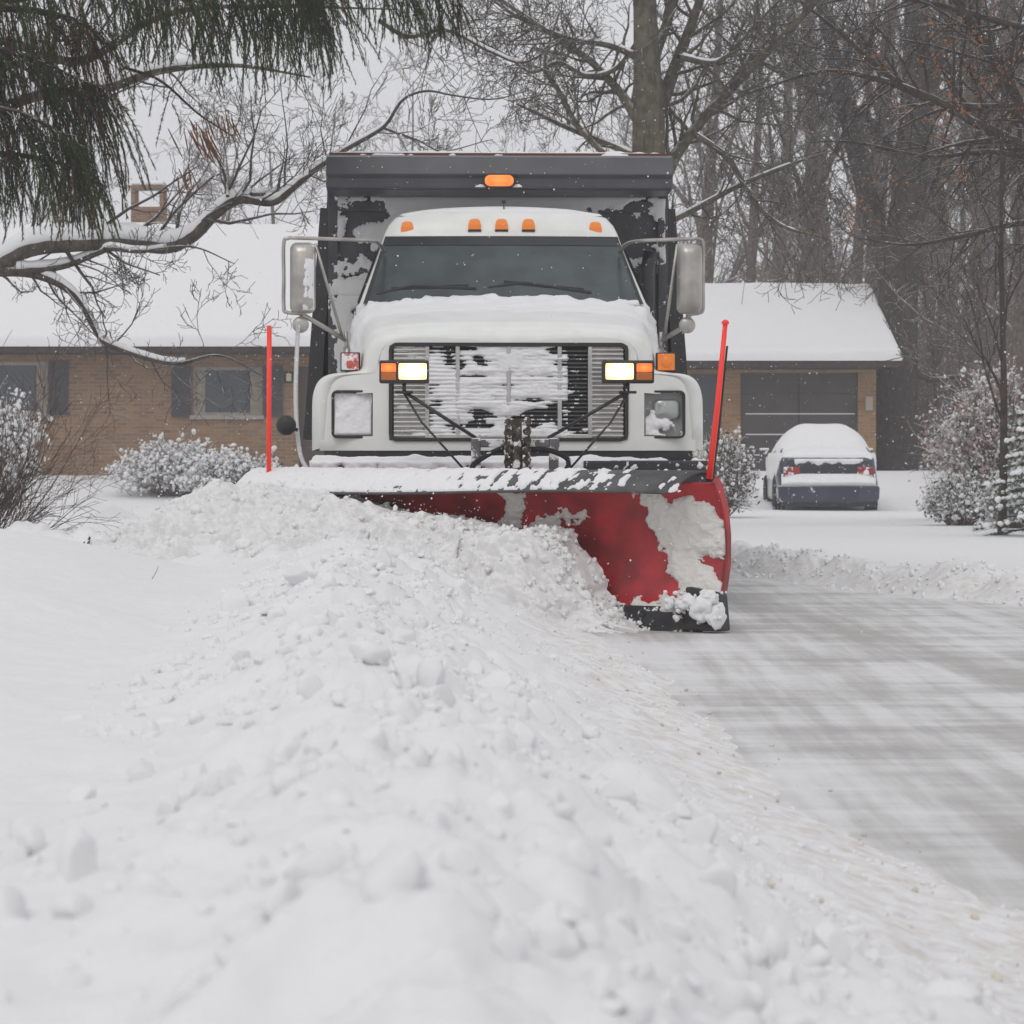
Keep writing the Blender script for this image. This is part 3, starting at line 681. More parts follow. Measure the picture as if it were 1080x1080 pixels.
# west coast mirrors
def mirror(s):
    X0 = -1.315 if s < 0 else 1.215; y = 1.30; zc = 2.105
    mb = MB(); rings = []
    for w, h, yy in ((.10, .36, .07), (.155, .44, .045), (.168, .462, .0), (.165, .46, -.035), (.135, .42, -.075), (.07, .33, -.098)):
        rings.append([Vector((p.x, y+yy, p.z)) for p in rrect(X0, zc, w, h, min(w*.35, .045))])
    mb.loft(rings); o = T('mirror', mb, M_mirror, smooth=True)
    mb = MB(); mb.add([Vector((p.x, y+.074, p.z)) for p in rrect(X0, zc, .14, .42, .03)], [tuple(range(28))]); T('mirror_glass', mb, M_mglass, o)
    mb = MB(); tr = .0125; xo = -1.44 if s < 0 else 1.305
    mb.tube(curve_pts([(s*.80, 1.95, 2.33), (s*.83, 1.75, 2.365), (s*.90, y+.2, 2.368), (X0, y, 2.366), (xo-s*.03, y, 2.365), (xo, y, 2.33), (xo, y, 2.1), (xo, y, 1.92), (xo-s*.02, y, 1.882), (X0-s*.02, y, 1.872)], 50), tr, 8)
    mb.tube([(X0-s*.08, y-.01, 2.33), (s*1.06, y+.12, 1.72)], .010, 8)
    mb.tube([(X0, y, 1.865), (s*1.20, y+.05, 1.80), (s*1.03, y+.14, 1.70)], .016, 8)
    mb.tube([(s*1.04, y+.12, 1.76), (s*1.03, y+.16, 1.60)], .014, 8); mb.box(s*1.03-.025, s*1.03+.025, y+.12, y+.18, 1.56, 1.66)
    T('mirror_bracket', mb, M_mirror, o, smooth=True)
    mb = MB(); cx = X0-.015; mb.lathe([(.045, .01), (.04, .035), (.012, .053), (-.012, .054), (-.022, .045), (-.03, .02)], (cx, y, 1.80), 'y', 24); mb.tube([(cx, y, 1.87), (cx, y, 1.83)], .01, 6)
    T('round_mirror', mb, M_mirror, o, smooth=True)
mirror(-1); mirror(1)
crust('mirror_snow', lambda u, v: np.stack([-1.39+.15*u, 1.30-.10+.05*(2*u-1)**2+.03*(2*v-1)**4, 1.89+.43*v], -1), 40, 90, lambda u, v, P: (u-.62-.25*(v-.5))*3+(fbm(u*3, v*9, 0, 3, 8)-.5)*1.2, .014, bpy.data.objects['mirror'])
# pole with round black mirror ahead of the left fender
mb = MB(); mb.tube(curve_pts([(-1.325, .9, 1.78), (-1.32, .5, 1.3), (-1.275, .15, .97), (-1.22, .02, .86), (-1.18, -.05, .80)], 16), .014, 8)
o = T('fender_mirror_pole', mb, mat('pale_pole', (.55, .55, .53), .4, .3, splat=(.6, 30)), smooth=True)
mb = MB(); mb.lathe([(-.045, .02), (-.035, .05), (-.01, .062), (.02, .058), (.035, .03)], (-1.36, .2, 1.13), 'y', 24); mb.tube([(-1.36, .2, 1.13), (-1.29, .2, 1.10)], .012, 6); T('round_black_mirror', mb, M_gdark, o, smooth=True)

# dump box
by = 3.35
mb = MB(); mb.box(-1.235, 1.235, by, by+.05, 1.02, 2.86)
for x in (-1.20, 1.20): mb.box(x-.035, x+.035, by-.05, by, 1.02, 2.84)
mb.box(-1.165, 1.165, by-.045, by, 2.27, 2.33); mb.box(-1.165, 1.165, by-.045, by, 2.72, 2.80); mb.box(-1.165, 1.165, by-.04, by, 1.52, 1.58)
box = T('dump_box', mb, mat('box_grey', (.05, .05, .055), .5, splat=(.60, 12), var=.3), bevel=.006)
cx_pat = [[(352, 215), (398, 212), (408, 222), (378, 240), (382, 255), (405, 262), (405, 276), (354, 276), (352, 250), (360, 235)],
          [(352, 286), (400, 284), (398, 290), (352, 291)], [(378, 330), (395, 305), (396, 360), (380, 345)], [(325, 195), (350, 195), (350, 400), (325, 400)],
          [(620, 224), (650, 217), (686, 213), (695, 232), (697, 252), (700, 277), (640, 278), (628, 255), (600, 245)],
          [(660, 282), (700, 281), (712, 400), (650, 400)], [(345, 205), (388, 205), (386, 209), (345, 209)]]
def boxmask(u, v, P):
    px, py = topx(P); px = px+(fbm(P[..., 0]*7, P[..., 2]*7, 0, 4, 81)-.5)*26; py = py+(fbm(P[..., 0]*7, P[..., 2]*7, 0, 4, 82)-.5)*22
    d = np.max([polydist(px, py, q) for q in cx_pat], axis=0)
    return -d/9+.05+(fbm(P[..., 0]*20, P[..., 2]*20, 0, 5, 84, .7)-.5)*2.2
crust('box_snow', lambda u, v: np.stack([-1.232+2.464*u, by-.055+0*u+.012*((v > .66) | (v < .6)), 1.05+1.78*v], -1), 300, 220, boxmask, .010, box, m=snowmat('thin_frozen_snow', .002, .004, tint=(.72, .72, .715)), lump=.3)
# canopy over the cab
mb = MB()
prof = [(2.72, 2.835), (2.72, 2.905), (2.69, 2.93), (2.74, 3.055), (2.80, 3.075), (by+.05, 3.075), (by+.05, 3.03), (2.86, 3.02), (2.80, 2.835)]
mb.loft([[Vector((x, y, z)) for y, z in prof] for x in (-1.225, 1.225)])
cn = T('canopy', mb, M_canopy, box, bevel=.006, fixn=True)
mb = MB(); mb.box(-1.225, 1.225, 2.80, by, 2.83, 2.86); T('canopy_underside', mb, M_canopy, box)
mb = MB(); mb.box(-1.21, 1.20, 2.85, 2.90, 3.078, 3.098); T('tarp_rail', mb, mat('rusty_edge', (.16, .06, .045), .7, snow=(.5, .9)), box)
crust('canopy_snow', lambda u, v: np.stack([-1.2+2.4*u, 2.83+.5*v, 3.078+0*u], -1), 200, 30, lambda u, v, P: 1.2-2*np.abs(2*v-1)**6-1.5*np.abs(2*u-1)**20+(fbm(u*14, v*5, 0, 4, 3)-.5)*2, .035, box)
mb = MB(); mb.add([Vector((p.x, 2.665, p.z)) for p in rrect(-.005, 2.883, .235, .10, .049)]+[Vector((p.x, 2.72, p.z)) for p in rrect(-.005, 2.883, .235, .10, .049)],
                  [tuple(range(28))]+[(j, (j+1) % 28, 28+(j+1) % 28, 28+j) for j in range(28)]); be = T('strobe_lamp', mb, M_gdark)
mb = MB(); mb.loft([[Vector((p.x, yy, p.z)) for p in rrect(-.005, 2.883, w, h, h*.48)] for w, h, yy in ((.205, .080, 2.663), (.20, .076, 2.648), (.15, .05, 2.640))]); T('strobe_lens', mb, M_amberlit, be, smooth=True)
crust('strobe_snow', lambda u, v: np.stack([-.18+.36*u, 2.715-.03*v, 2.845+0*u], -1), 50, 8, lambda u, v, P: .8+(fbm(u*9, v*3, 0, 2, 3)-.5)*2-1.2*np.abs(2*u-1)**4, .02, be)
for s in (-1, 1):                                          # flared sides, slightly wider toward the bottom
    mb = MB(); A = [(s*1.235, by, 2.98), (s*1.235, by+3.9, 2.72), (s*1.35, by+3.9, 1.12), (s*1.35, by, 1.12)]; B = [(p[0]-s*.05, p[1], p[2]) for p in A]
    mb.add(A+B, [(0,1,2,3), (4,5,6,7), (0,1,5,4), (1,2,6,5), (2,3,7,6), (3,0,4,7)])
    for k in range(7):
        y = by+.04+k*.62; mb.bar((s*1.25, y, 2.75), (s*1.37, y, 1.14), .07, .09)
    mb.box(min(s*1.25, s*1.42), max(s*1.25, s*1.42), by, by+3.9, 1.06, 1.14)
    T('box_side', mb, M_black, box, bevel=.004, fixn=True)
mb = MB(); mb.box(-1.33, 1.33, by, by+3.9, .98, 1.05); mb.box(-1.25, 1.25, by+3.9, by+3.96, 1.06, 2.4); T('tailgate_and_floor', mb, M_black, box)
mb = MB(); mb.box(-1.18, 1.18, by+.1, by+3.85, 2.3, 2.62); T('salt_load', mb, M_snowc, box, bevel=.1)
mb = MB(); mb.lathe([(-.35, .26), (-.34, .28), (.34, .28), (.35, .26)], (-1.0, 2.9, .62), 'y', 24); T('fuel_tank', mb, M_steel)
mb = MB(); mb.tube([(1.08, 3.17, .8), (1.08, 3.17, 2.3), (1.10, 3.17, 2.42)], .055, 12); T('exhaust_stack', mb, M_black, smooth=True)

# plow frame, lights, hydraulics (built where they stand, in world space, then parented)
def TW(name, mb, m, parent=truck, **k): return mkobj(name, mb, m, parent, world=(TI if parent is truck else False), **k)
fy = 16.05
mb = MB()
for px in (502, 584): 
    a = W(px, 462, fy); mb.box(a.x-.028, a.x+.028, fy-.04, fy+.04, .45, a.z)
a = W(497, 470, fy); b = W(590, 462, fy)
mb.box(a.x, b.x, fy-.035, fy+.035, a.z-.01, a.z+.04)
mb.box(-.45, .45, fy-.05, fy+.05, .45, .60); mb.box(-.50, -.42, fy-.05, fy+.45, .40, .62); mb.box(.42, .50, fy-.05, fy+.45, .40, .62)
pf = TW('plow_mount', mb, M_steel, bevel=.006)
mb = MB()
c = W(545, 470, fy-.1)
mb.box(c.x-.04, c.x+.035, fy-.14, fy-.06, c.z-.16, c.z+.02); mb.box(c.x-.03, c.x+.03, fy-.16, fy-.05, c.z+.06, c.z+.15); mb.box(c.x-.07, c.x-.05, fy-.15, fy-.03, c.z-.12, c.z+.06); mb.box(c.x+.05, c.x+.066, fy-.15, fy-.03, c.z-.12, c.z+.04)
mb.tube([(c.x+.0, fy-.12, c.z+.15), (c.x, fy-.2, .45)], .03, 10)
for k in range(14):
    zz = c.z+.14-k*.028; mb.lathe([(-.008, .018), (0, .026), (.008, .018)], (c.x+.06+.01*(k % 2), fy-.17, zz), 'x' if k % 2 else 'y', 10)
    mb.lathe([(-.008, .018), (0, .026), (.008, .018)], (c.x-.05-.01*(k % 2), fy-.17, zz-.01), 'x' if k % 2 else 'y', 10)
TW('lift_cylinder', mb, mat('rusty_steel', (.085, .07, .055), .7, .3, var=.5, vscale=30, splat=(.58, 22)), pf, smooth=False)
mb = MB()
mb.tube(curve_pts([(c.x-.05, fy-.1, c.z), (c.x-.18, fy-.2, c.z-.06), (c.x-.26, fy-.25, c.z-.14), (c.x-.15, fy-.3, c.z-.26)], 14), .016, 7)
mb.tube(curve_pts([(c.x+.05, fy-.1, c.z-.02), (c.x+.2, fy-.18, c.z-.03), (c.x+.30, fy-.25, c.z-.10), (c.x+.2, fy-.3, c.z-.24)], 14), .016, 7)
TW('hydraulic_hoses', mb, M_rubber, pf, smooth=True)
def plow_light(s):
    x0, x1 = ((400, 452) if s < 0 else (635, 690)); yy = fy-.08; p0 = W(x0, 404, yy); p1 = W(x1, 380, yy)
    mb = MB(); mb.box(p0.x, p1.x, yy-.01, yy+.12, p0.z, p1.z); o = TW('plow_light', mb, M_gdark, bevel=.008)
    w = p1.x-p0.x; h = p1.z-p0.z; m = .10*h
    if s < 0: a0, a1, l0, l1 = p0.x+.04*w, p0.x+.34*w, p0.x+.40*w, p1.x-.04*w
    else: a0, a1, l0, l1 = p1.x-.34*w, p1.x-.04*w, p0.x+.07*w, p1.x-.40*w
    mb = MB(); mb.box(l0, l1, yy-.022, yy-.01, p0.z+.16*h, p1.z-.14*h); TW('headlamp_lens', mb, M_lamp, o, bevel=.008)
    mb = MB(); mb.box(a0, a1, yy-.018, yy-.01, p0.z+.48*h, p1.z-.14*h); TW('lit_signal_lens', mb, M_amberlit, o, bevel=.004)
    mb = MB(); mb.box(a0, a1, yy-.018, yy-.01, p0.z+.12*h, p0.z+.46*h); TW('signal_lens', mb, mat('dim_amber', (.45, .13, .02), .3), o, bevel=.004)
    cx = (p0.x+p1.x)/2; mb = MB()
    mb.tube([(cx, yy+.05, p0.z), (cx, yy+.05, p0.z-.05)], .012, 6); mb.box(cx-.05, cx+.05, yy+.03, yy+.07, p0.z-.06, p0.z-.045)
    q = W(502 if s < 0 else 578, 462, fy); mb.tube([(cx, yy+.05, p0.z-.05), (q.x, fy, q.z-.0)], .011, 6)
    q2 = W(492 if s < 0 else 598, 498, fy-.2); mb.tube([(cx, yy+.05, p0.z-.06), (cx*.72+q2.x*.28, yy-.02, p0.z*.66+q2.z*.34-.05), tuple(q2)], .0075, 6)
    TW('light_bracket', mb, M_black, o, smooth=True)
plow_light(-1); plow_light(1)

# the blade: near end E0 at the right, running back to the left
E0 = np.array([1.035, 14.60, 0.0]); ANG = R(33); UD = np.array([-cos(ANG), sin(ANG), 0]); BD = np.array([sin(ANG), cos(ANG), 0])   # BD: away from the viewer, behind the blade
LEN = 3.12
BP = curve_pts([(.06, .085), (.16, .20), (.215, .36), (.215, .52), (.165, .68), (.07, .80)], 40)       # (depth, height)
def blade(u, v, off=0):
    """u metres from the near end, v 0..1 up the profile"""
    k = np.clip(v, 0, 1)*39; i = np.clip(k.astype(int), 0, 38); f = (k-i)[..., None]; p = BP[i]*(1-f)+BP[i+1]*f
    return E0+u[..., None]*UD+(p[..., :1]+off)*BD+np.stack([0*u, 0*u, p[..., 1]], -1)
u, v = np.meshgrid(np.linspace(0, LEN, 60), np.linspace(0, 1, 40), indexing='ij')
mb = MB(); A = blade(u, v); B = blade(u, v, .02); mb.grid(A); mb.grid(B)
for P, Q in ((A[0], B[0]), (A[-1], B[-1]), (A[:, 0], B[:, 0]), (A[:, -1], B[:, -1])): mb.grid(np.stack([P, Q], 1))
pl = TW('plow_blade', mb, M_red, smooth=True, fixn=True)
def TP(name, mb, m, **k): return mkobj(name, mb, m, pl, **k)
def bl(u, d, z): return tuple(E0+u*UD+d*BD+np.array([0, 0, z]))
# ribs and push tube behind
def RW_(k): return .03 if k == 0 else .12
mb = MB()
for k in range(7):
    uu = .05+k*(LEN-.1)/6
    for j in range(0, 36, 3):
        p = BP[j]; q = BP[j+3]; mb.add([bl(uu-.012, p[0]+.021, p[1]), bl(uu+.012, p[0]+.021, p[1]), bl(uu+.012, q[0]+.021, q[1]), bl(uu-.012, q[0]+.021, q[1]),
                                    bl(uu-.012, p[0]+RW_(k), p[1]), bl(uu+.012, p[0]+RW_(k), p[1]), bl(uu+.012, q[0]+RW_(k), q[1]), bl(uu-.012, q[0]+RW_(k), q[1])], [(0,3,2,1), (4,5,6,7), (0,1,5,4), (1,2,6,5), (2,3,7,6), (3,0,4,7)])
mb.bar(bl(.4, .34, .30), bl(LEN-.1, .34, .30), .10, .12); mb.bar(bl(.4, .34, .6), bl(LEN-.1, .34, .6), .06, .06)
TP('blade_ribs', mb, M_red)
mb = MB()                                                  # end plate at the near end: rear outline of the rib
z0 = 0
pts = [bl(-.012, BP[j][0]-.012, BP[j][1]) for j in range(0, 40, 3)]+[bl(-.012, .10, .83), bl(-.012, .155, .79), bl(-.012, .222, .66), bl(-.012, .248, .52), bl(-.012, .248, .36), bl(-.012, .20, .20)]
pts2 = [tuple(np.array(p)+UD*.014) for p in pts]; n = len(pts)
mb.add(pts+pts2, [tuple(range(n)), tuple(range(2*n-1, n-1, -1))]+[(j, (j+1) % n, n+(j+1) % n, n+j) for j in range(n)]); TP('end_plate', mb, M_red)
mb = MB()
for a, b in ((.05, 1.05), (1.06, 2.1), (2.11, LEN-.03)): 
    mb.add([bl(a, .02, .0), bl(b, .02, .0), bl(b, .055, .13), bl(a, .055, .13), bl(a, .045, .0), bl(b, .045, .0), bl(b, .08, .13), bl(a, .08, .13)], [(0,1,2,3), (7,6,5,4), (0,4,5,1), (1,5,6,2), (2,6,7,3), (3,7,4,0)])
    for k in range(4):
        q = a+.12+k*(b-a-.24)/3; mb.lathe([(-.012, .012), (-.012, .02), (.01, .02)], bl(q, .035, .09), 'y', 8)
TP('cutting_edge', mb, mat('worn_steel_edge', (.028, .028, .03), .5, .4, splat=(.57, 16), var=.4), bevel=.003)
mb = MB(); mb.add([bl(-.08, .0, .01), bl(.16, .0, .01), bl(.16, .10, .01), bl(-.08, .12, .01), bl(-.05, .03, .22), bl(.16, .05, .24), bl(.16, .12, .24), bl(-.05, .14, .20)], [(0,1,5,4), (1,2,6,5), (2,3,7,6), (3,0,4,7), (4,5,6,7), (3,2,1,0)])
TP('curb_guard', mb, M_gdark, bevel=.01)
# rubber snow deflector along the top
DP = curve_pts([(.20, .845), (.13, .862), (.04, .835), (-.04, .785), (-.085, .745)], 14)
def defl(u, v, off=0):
    k = np.clip(v, 0, 1)*13; i = np.clip(k.astype(int), 0, 12); f = (k-i)[..., None]; p = DP[i]*(1-f)+DP[i+1]*f
    sag = .012*np.sin(u*2.1)*v
    return E0+u[..., None]*UD+p[..., :1]*BD+np.stack([0*u, 0*u, p[..., 1]+off+sag], -1)
u, v = np.meshgrid(np.linspace(0, 1, 50), np.linspace(0, 1, 14), indexing='ij')
uu = (.07+.12*v)+(LEN+.05-(.07+.12*v))*u
mb = MB(); A = defl(uu, v); B = defl(uu, v, -.014); mb.grid(A); mb.grid(B)
for P, Q in ((A[0], B[0]), (A[-1], B[-1]), (A[:, -1], B[:, -1])): mb.grid(np.stack([P, Q], 1))
TP('rubber_deflector', mb, mat('grey_rubber', (.10, .10, .10), .7, var=.25, splat=(.70, 18)), smooth=True, fixn=True)
def dsn(u, v): return defl(.10+(LEN-.08)*(1-u), v)
def dmask(u, v, P):
    uu = .10+(LEN-.08)*(1-u); n = fbm(uu*24, v*7+P[..., 2]*12, 0, 5, 66)-.5
    return .46-.95*(1-sst(.35, 1.25, uu))+.35*sst(1.5, 2.6, uu)+n*3.2*(1-.35*sst(1.2, 2.2, uu))-.25*sst(.85, 1, v)
crust('deflector_snow', dsn, 520, 50, dmask, .014, pl, lump=.7, nscale=26)
# snow stuck to the blade
snowpoly = [(663, 522), (684, 535), (685, 552), (697, 562), (701, 576), (704, 600), (714, 617), (716, 628), (704, 626), (690, 634), (640, 634), (640, 650), (790, 665), (790, 620), (768, 622), (750, 600), (736, 586), (748, 590), (770, 584), (770, 545), (748, 533), (735, 522), (722, 524), (716, 531), (706, 532), (702, 524), (690, 518)]
sp2 = [(530, 519), (551, 519), (556, 533), (549, 545), (556, 556), (530, 565)]; sp3 = [(577, 548), (598, 535), (618, 539), (622, 550), (604, 547), (594, 546), (592, 580), (560, 570), (562, 545)]
M_bsnow = snowmat('dirty_packed_snow', .004, .012, tint=(.73, .71, .675))
def bmask(u, v, P):
    px = 540+F*P[..., 0]/P[..., 1]; py = HZ+F*(CH-P[..., 2])/P[..., 1]
    a = (fbm(P[..., 0]*16, P[..., 2]*16, 0, 5, 51, .6)-.5)*26; b = (fbm(P[..., 0]*16, P[..., 2]*16, 0, 5, 52, .6)-.5)*26
    d = np.max([polydist(px+a, py+b, q) for q in (snowpoly, sp2, sp3)], axis=0)
    return d/13+(fbm(P[..., 0]*40, P[..., 2]*40, 0, 2, 53) > .83)*.12*(px < 700)
crust('stuck_snow', lambda u, v: blade(LEN*.62*(1-u), v), 380, 220, bmask, .030, pl, inv=None, lump=.7, nscale=18, m=M_bsnow)
# snow clods riding on the curb guard
r = np.random.default_rng(9); cs = [np.array(bl(-.10+.34*r.random(), -.05+.10*r.random(), .05+.17*r.random())) for k in range(70)]
V, Fq = merge([lumps(cs, .008+.016*r.random(70)**1.5, 3, r, (.6, 1), .5, .6), lumps([bl(q, -.01, z) for q, z in ((-.06, .09), (.03, .13), (.12, .16), (.22, .15), (-.02, .19))], np.array([.055, .065, .055, .045, .04]), 4, r, (.7, 1.3), .8, .3)]); npmesh('guard_snow', V, Fq, M_crust, parent=pl)
# marker rods
p0 = W(748, 505, 14.75); p1 = W(765, 341, 14.70)
mb = MB(); mb.tube([p0, (p0+p1)/2+Vector((.004, 0, 0)), p1], [.017, .015, .013], 10); mb.lathe([(-.012, .01), (0, .021), (.012, .018), (.02, .006)], p1, 'z', 12); TP('marker_rod', mb, M_orange, smooth=True)
mb = MB(); mb.tube([p0+Vector((.012, .05, -.1)), p0+Vector((.012, .05, .02))], .024, 10); mb.tube([p0+Vector((.02, .06, -.03)), p0+Vector((.055, .06, .25)), p1+Vector((.012, .03, -.12))], .006, 6); TP('rod_clamp', mb, M_gdark)
p0 = W(283.5, 502, 16.26); p1 = W(284, 344, 16.26)
mb = MB(); mb.tube([p0, p1], .0145, 10); TP('marker_rod', mb, M_orange, smooth=True)
mb = MB(); mb.tube([p0+Vector((0, 0, -.1)), p0+Vector((0, 0, .0))], .02, 10); TP('rod_clamp', mb, M_gdark)
# push frame from blade to truck
for q, e in ((.9, (.35, 16.2, .45)), (2.4, (-.45, 16.3, .45))): mb = MB(); mb.bar(bl(q, .35, .35), e, .10); TP('push_arm', mb, M_steel)

# rolling snow carried by the blade
def plume():
    us = np.linspace(.36, LEN+.75, 620); ws = np.linspace(0, 1, 260); U, Wn = np.meshgrid(us, ws, indexing='ij')
    H = np.interp(U, [.36, .50, .60, .68, .80, .95, 1.2, 1.5, 2.0, 2.5, 3.0, LEN+.25, LEN+.75], [.0, .07, .15, .28, .41, .53, .56, .59, .67, .74, .78, .74, .40])
    H = H*(1+.22*(fbm(U*3.2, 0*U, 0, 4, 301)-.5)); Wd = np.interp(U, [.36, .6, .75, 1.3, 2.0, 3.0, LEN+.75], [.2, .35, .55, .95, 1.45, 1.8, 1.7])
    d = -.085+.20*(1-sst(0, .06, Wn))-Wn*Wd; hh = H*(1-sst(0, 1, Wn)*1.0)**.85+.0
    hh = hh*(1-.0*Wn); hh += .03*np.sin(Wn*pi)
    base = E0+(U+.16*(fbm(H*9, Wn*7, 0*U, 3, 311)-.5)*(U < 1.3))[..., None]*UD+d[..., None]*BD
    k = np.where(U > LEN, 1.0, 1.0)
    P = np.stack([base[..., 0], base[..., 1], hh-.03], -1)
    b1 = np.abs(fbm(P[..., 0]*3.4, P[..., 1]*3.4, P[..., 2]*3.4, 3, 201)-.5)*2; b2 = 1-np.abs(fbm(P[..., 0]*7, P[..., 1]*7, P[..., 2]*7, 4, 203)-.5)*2; b3 = fbm(P[..., 0]*28, P[..., 1]*28, P[..., 2]*28, 3, 205)
    am = (.45+.55*sst(0, .1, Wn))*(1-.75*sst(.6, 1, Wn))*np.clip(H*3, 0, 1)
    off = am*(.16*(b1-.2)+.15*(b2-.7)+.06*(b3-.5)+.02*(fbm(P[..., 0]*70, P[..., 1]*70, P[..., 2]*70, 2, 207)-.5)); n = np.array([-.25, -.62, .74])
    P = P+off[..., None]*n
    rr = np.random.default_rng(77); parts = [(P.reshape(-1, 3), quads(len(us), len(ws)))]
    out = npmesh('rolling_snow', P.reshape(-1, 3), quads(len(us), len(ws)), M_plume); tag(out, 'churned mass of snow rolling off the red plow blade onto the bank', 'rolling snow', kind='stuff')
    # clods tumbling over it
    n_ = 1900; i = rr.integers(4, len(us)-4, n_); j = (rr.random(n_)**1.6*(len(ws)-8)).astype(int)+3
    rad = .004+.024*rr.random(n_)**3; c = P[i, j]+np.array([-.2, -.6, .8])*(rad*rr.uniform(-.8, .4, n_))[:, None]+rr.normal(0, .01, (n_, 3))
    V, Fq = lumps(c, rad, 2, rr, (.65, 1.0), .45, .6)
    e_ = 420; i_ = rr.integers(8, 130, e_); j_ = rr.integers(0, 60, e_); V0, F0 = lumps(P[i_, j_]+rr.normal(0, .008, (e_, 3)), .006+.026*rr.random(e_)**2.2, 2, rr, (.6, 1.0), .5, .6); V, Fq = merge([(V, Fq), (V0, F0)])
    n2 = 60; i = rr.integers(20, len(us)-4, n2); j = (rr.random(n2)*(len(ws)*.6)).astype(int)+4; rad = .02+.03*rr.random(n2)
    c = P[i, j]; V2, F2 = lumps(c-np.array([0, 0, .01]), rad, 3, rr, (.7, 1.0), .5, .6)
    # fine spray above the crest
    n3 = 900; i = rr.integers(10, len(us)-2, n3); j = (rr.random(n3)**1.5*(len(ws)*.8)).astype(int)+2; rad = .002+.005*rr.random(n3)**2
    c = P[i, j]+np.stack([rr.normal(-.05, .10, n3), rr.normal(-.05, .08, n3), np.abs(rr.normal(0, .06, n3))], 1); V3, F3 = lumps(c, rad, 1, rr)
    V, Fq = merge([(V, Fq), (V2, F2), (V3, F3)]); o = npmesh('snow_clods', V, Fq, M_plume); tag(o, 'small clods and spray tumbling over the snow pushed by the blade', 'snow clods', kind='stuff')
plume()

# ------------------------------------------------------------------ sedan
CY = 46.6; car = thing('parked_sedan', 'snow covered dark blue sedan parked on the driveway before the garage', 'car', ((874-540)/F*CY, CY, -.03), R(-2.0)); car.scale = (1, 1, 1.05)
def cr(name, mb, m, parent=car, **k): return mkobj(name, mb, m, parent, **k)
def ring_y(y, hw, zb, zt, sh=.10, tum=.04, n=5):
    pts = []
    for sx in (1, -1):
        q = []
        for k in range(n+1):
            a = -pi/2+pi/2*k/n; q.append((hw-.08+.08*cos(a), zb+.08+.08*sin(a)))
        q.append((hw, zb+(zt-zb)*.55))
        for k in range(n+1):
            a = pi/2*k/n; q.append((hw-tum-sh+sh*cos(a), zt-sh*.8+sh*.8*sin(a)))
        q = [(sx*x, z) for x, z in q]; pts += q if sx > 0 else q[::-1]
    return [Vector((x, y, z)) for x, z in pts]
mb = MB(); mb.loft([ring_y(.05, .66, .34, .80), ring_y(.0, .76, .22, .90), ring_y(.10, .82, .20, .95), ring_y(.5, .855, .20, .97), ring_y(1.3, .865, .20, .96), ring_y(2.6, .865, .20, .94), ring_y(3.4, .85, .20, .88), ring_y(4.1, .80, .22, .78), ring_y(4.4, .70, .26, .66), ring_y(4.48, .5, .34, .56)])
cr('body', mb, M_navy, smooth=True, fixn=True)
mb = MB(); mb.loft([[Vector((x*hw, y_, z)) for x, y_ in ((-1, ya), (1, ya), (1, (ya+yb)/2), (1, yb), (-1, yb), (-1, (ya+yb)/2))] for z, hw, ya, yb in ((.90, .80, .55, 3.3), (1.0, .78, .68, 3.1), (1.2, .66, 1.0, 2.75), (1.33, .57, 1.28, 2.45), (1.37, .45, 1.45, 2.3))])
cb = cr('cabin', mb, M_cardark, bevel=.04)
def carsnow(u, v):                                         # one blanket over boot, rear window, roof
    y = .03+3.9*v; z = np.interp(y, [.0, .07, .25, .62, .95, 1.28, 1.6, 2.4, 2.9, 3.35, 3.93], [.80, .93, 1.00, 1.04, 1.24, 1.39, 1.425, 1.40, 1.15, .98, .88])
    hw = np.interp(y, [.0, .3, .65, 1.1, 1.5, 2.3, 2.9, 3.4, 3.93], [.72, .80, .78, .70, .62, .62, .76, .80, .74])
    x = (2*u-1); xx = np.sign(x)*(np.abs(x)**.8)*hw
    drop = np.abs(x)**5*np.interp(y, [0, .4, .9, 1.4, 2.4, 3, 3.9], [.12, .16, .33, .42, .40, .2, .12])
    return np.stack([xx*(1+.25*np.abs(x)**6*np.interp(y, [0, .6, 1.3, 2.4, 3.1, 4], [0, .1, 1, 1, .1, 0])), y, z-drop+.012], -1)
crust('snow_blanket', carsnow, 60, 110, lambda u, v, P: 1+0*u, .05, car, lump=.25, nscale=3, m=M_snowc)
mb = MB(); mb.loft([[Vector((x, y_, z)) for x, y_ in ((-hw, -.05), (-hw*.6, -.10), (0, -.12), (hw*.6, -.10), (hw, -.05), (hw+.01, .4), (-hw-.01, .4))] for z, hw in ((.20, .80), (.26, .85), (.44, .86), (.47, .83))])
bp_ = cr('rear_bumper', mb, M_navy, bevel=.02)
mb = MB(); mb.box(-.80, .80, .0, .10, .13, .22); cr('rear_valance', mb, M_cardark)
def cbs(u, v): return np.stack([-.80+1.6*u, -.11+.10*(2*u-1)**2+.06*v, .475+.16*v], -1)
crust('bumper_snow', cbs, 80, 24, lambda u, v, P: .8+.5*np.cos((u-.5)*3)-1.1*v+(fbm(u*9, v*3, 0, 3, 4)-.5)*.6, .07, bp_, lump=.3)
mb = MB(); mb.box(-.56, .56, -.025, .05, .66, .83); cr('boot_panel', mb, M_cardark, bevel=.015)
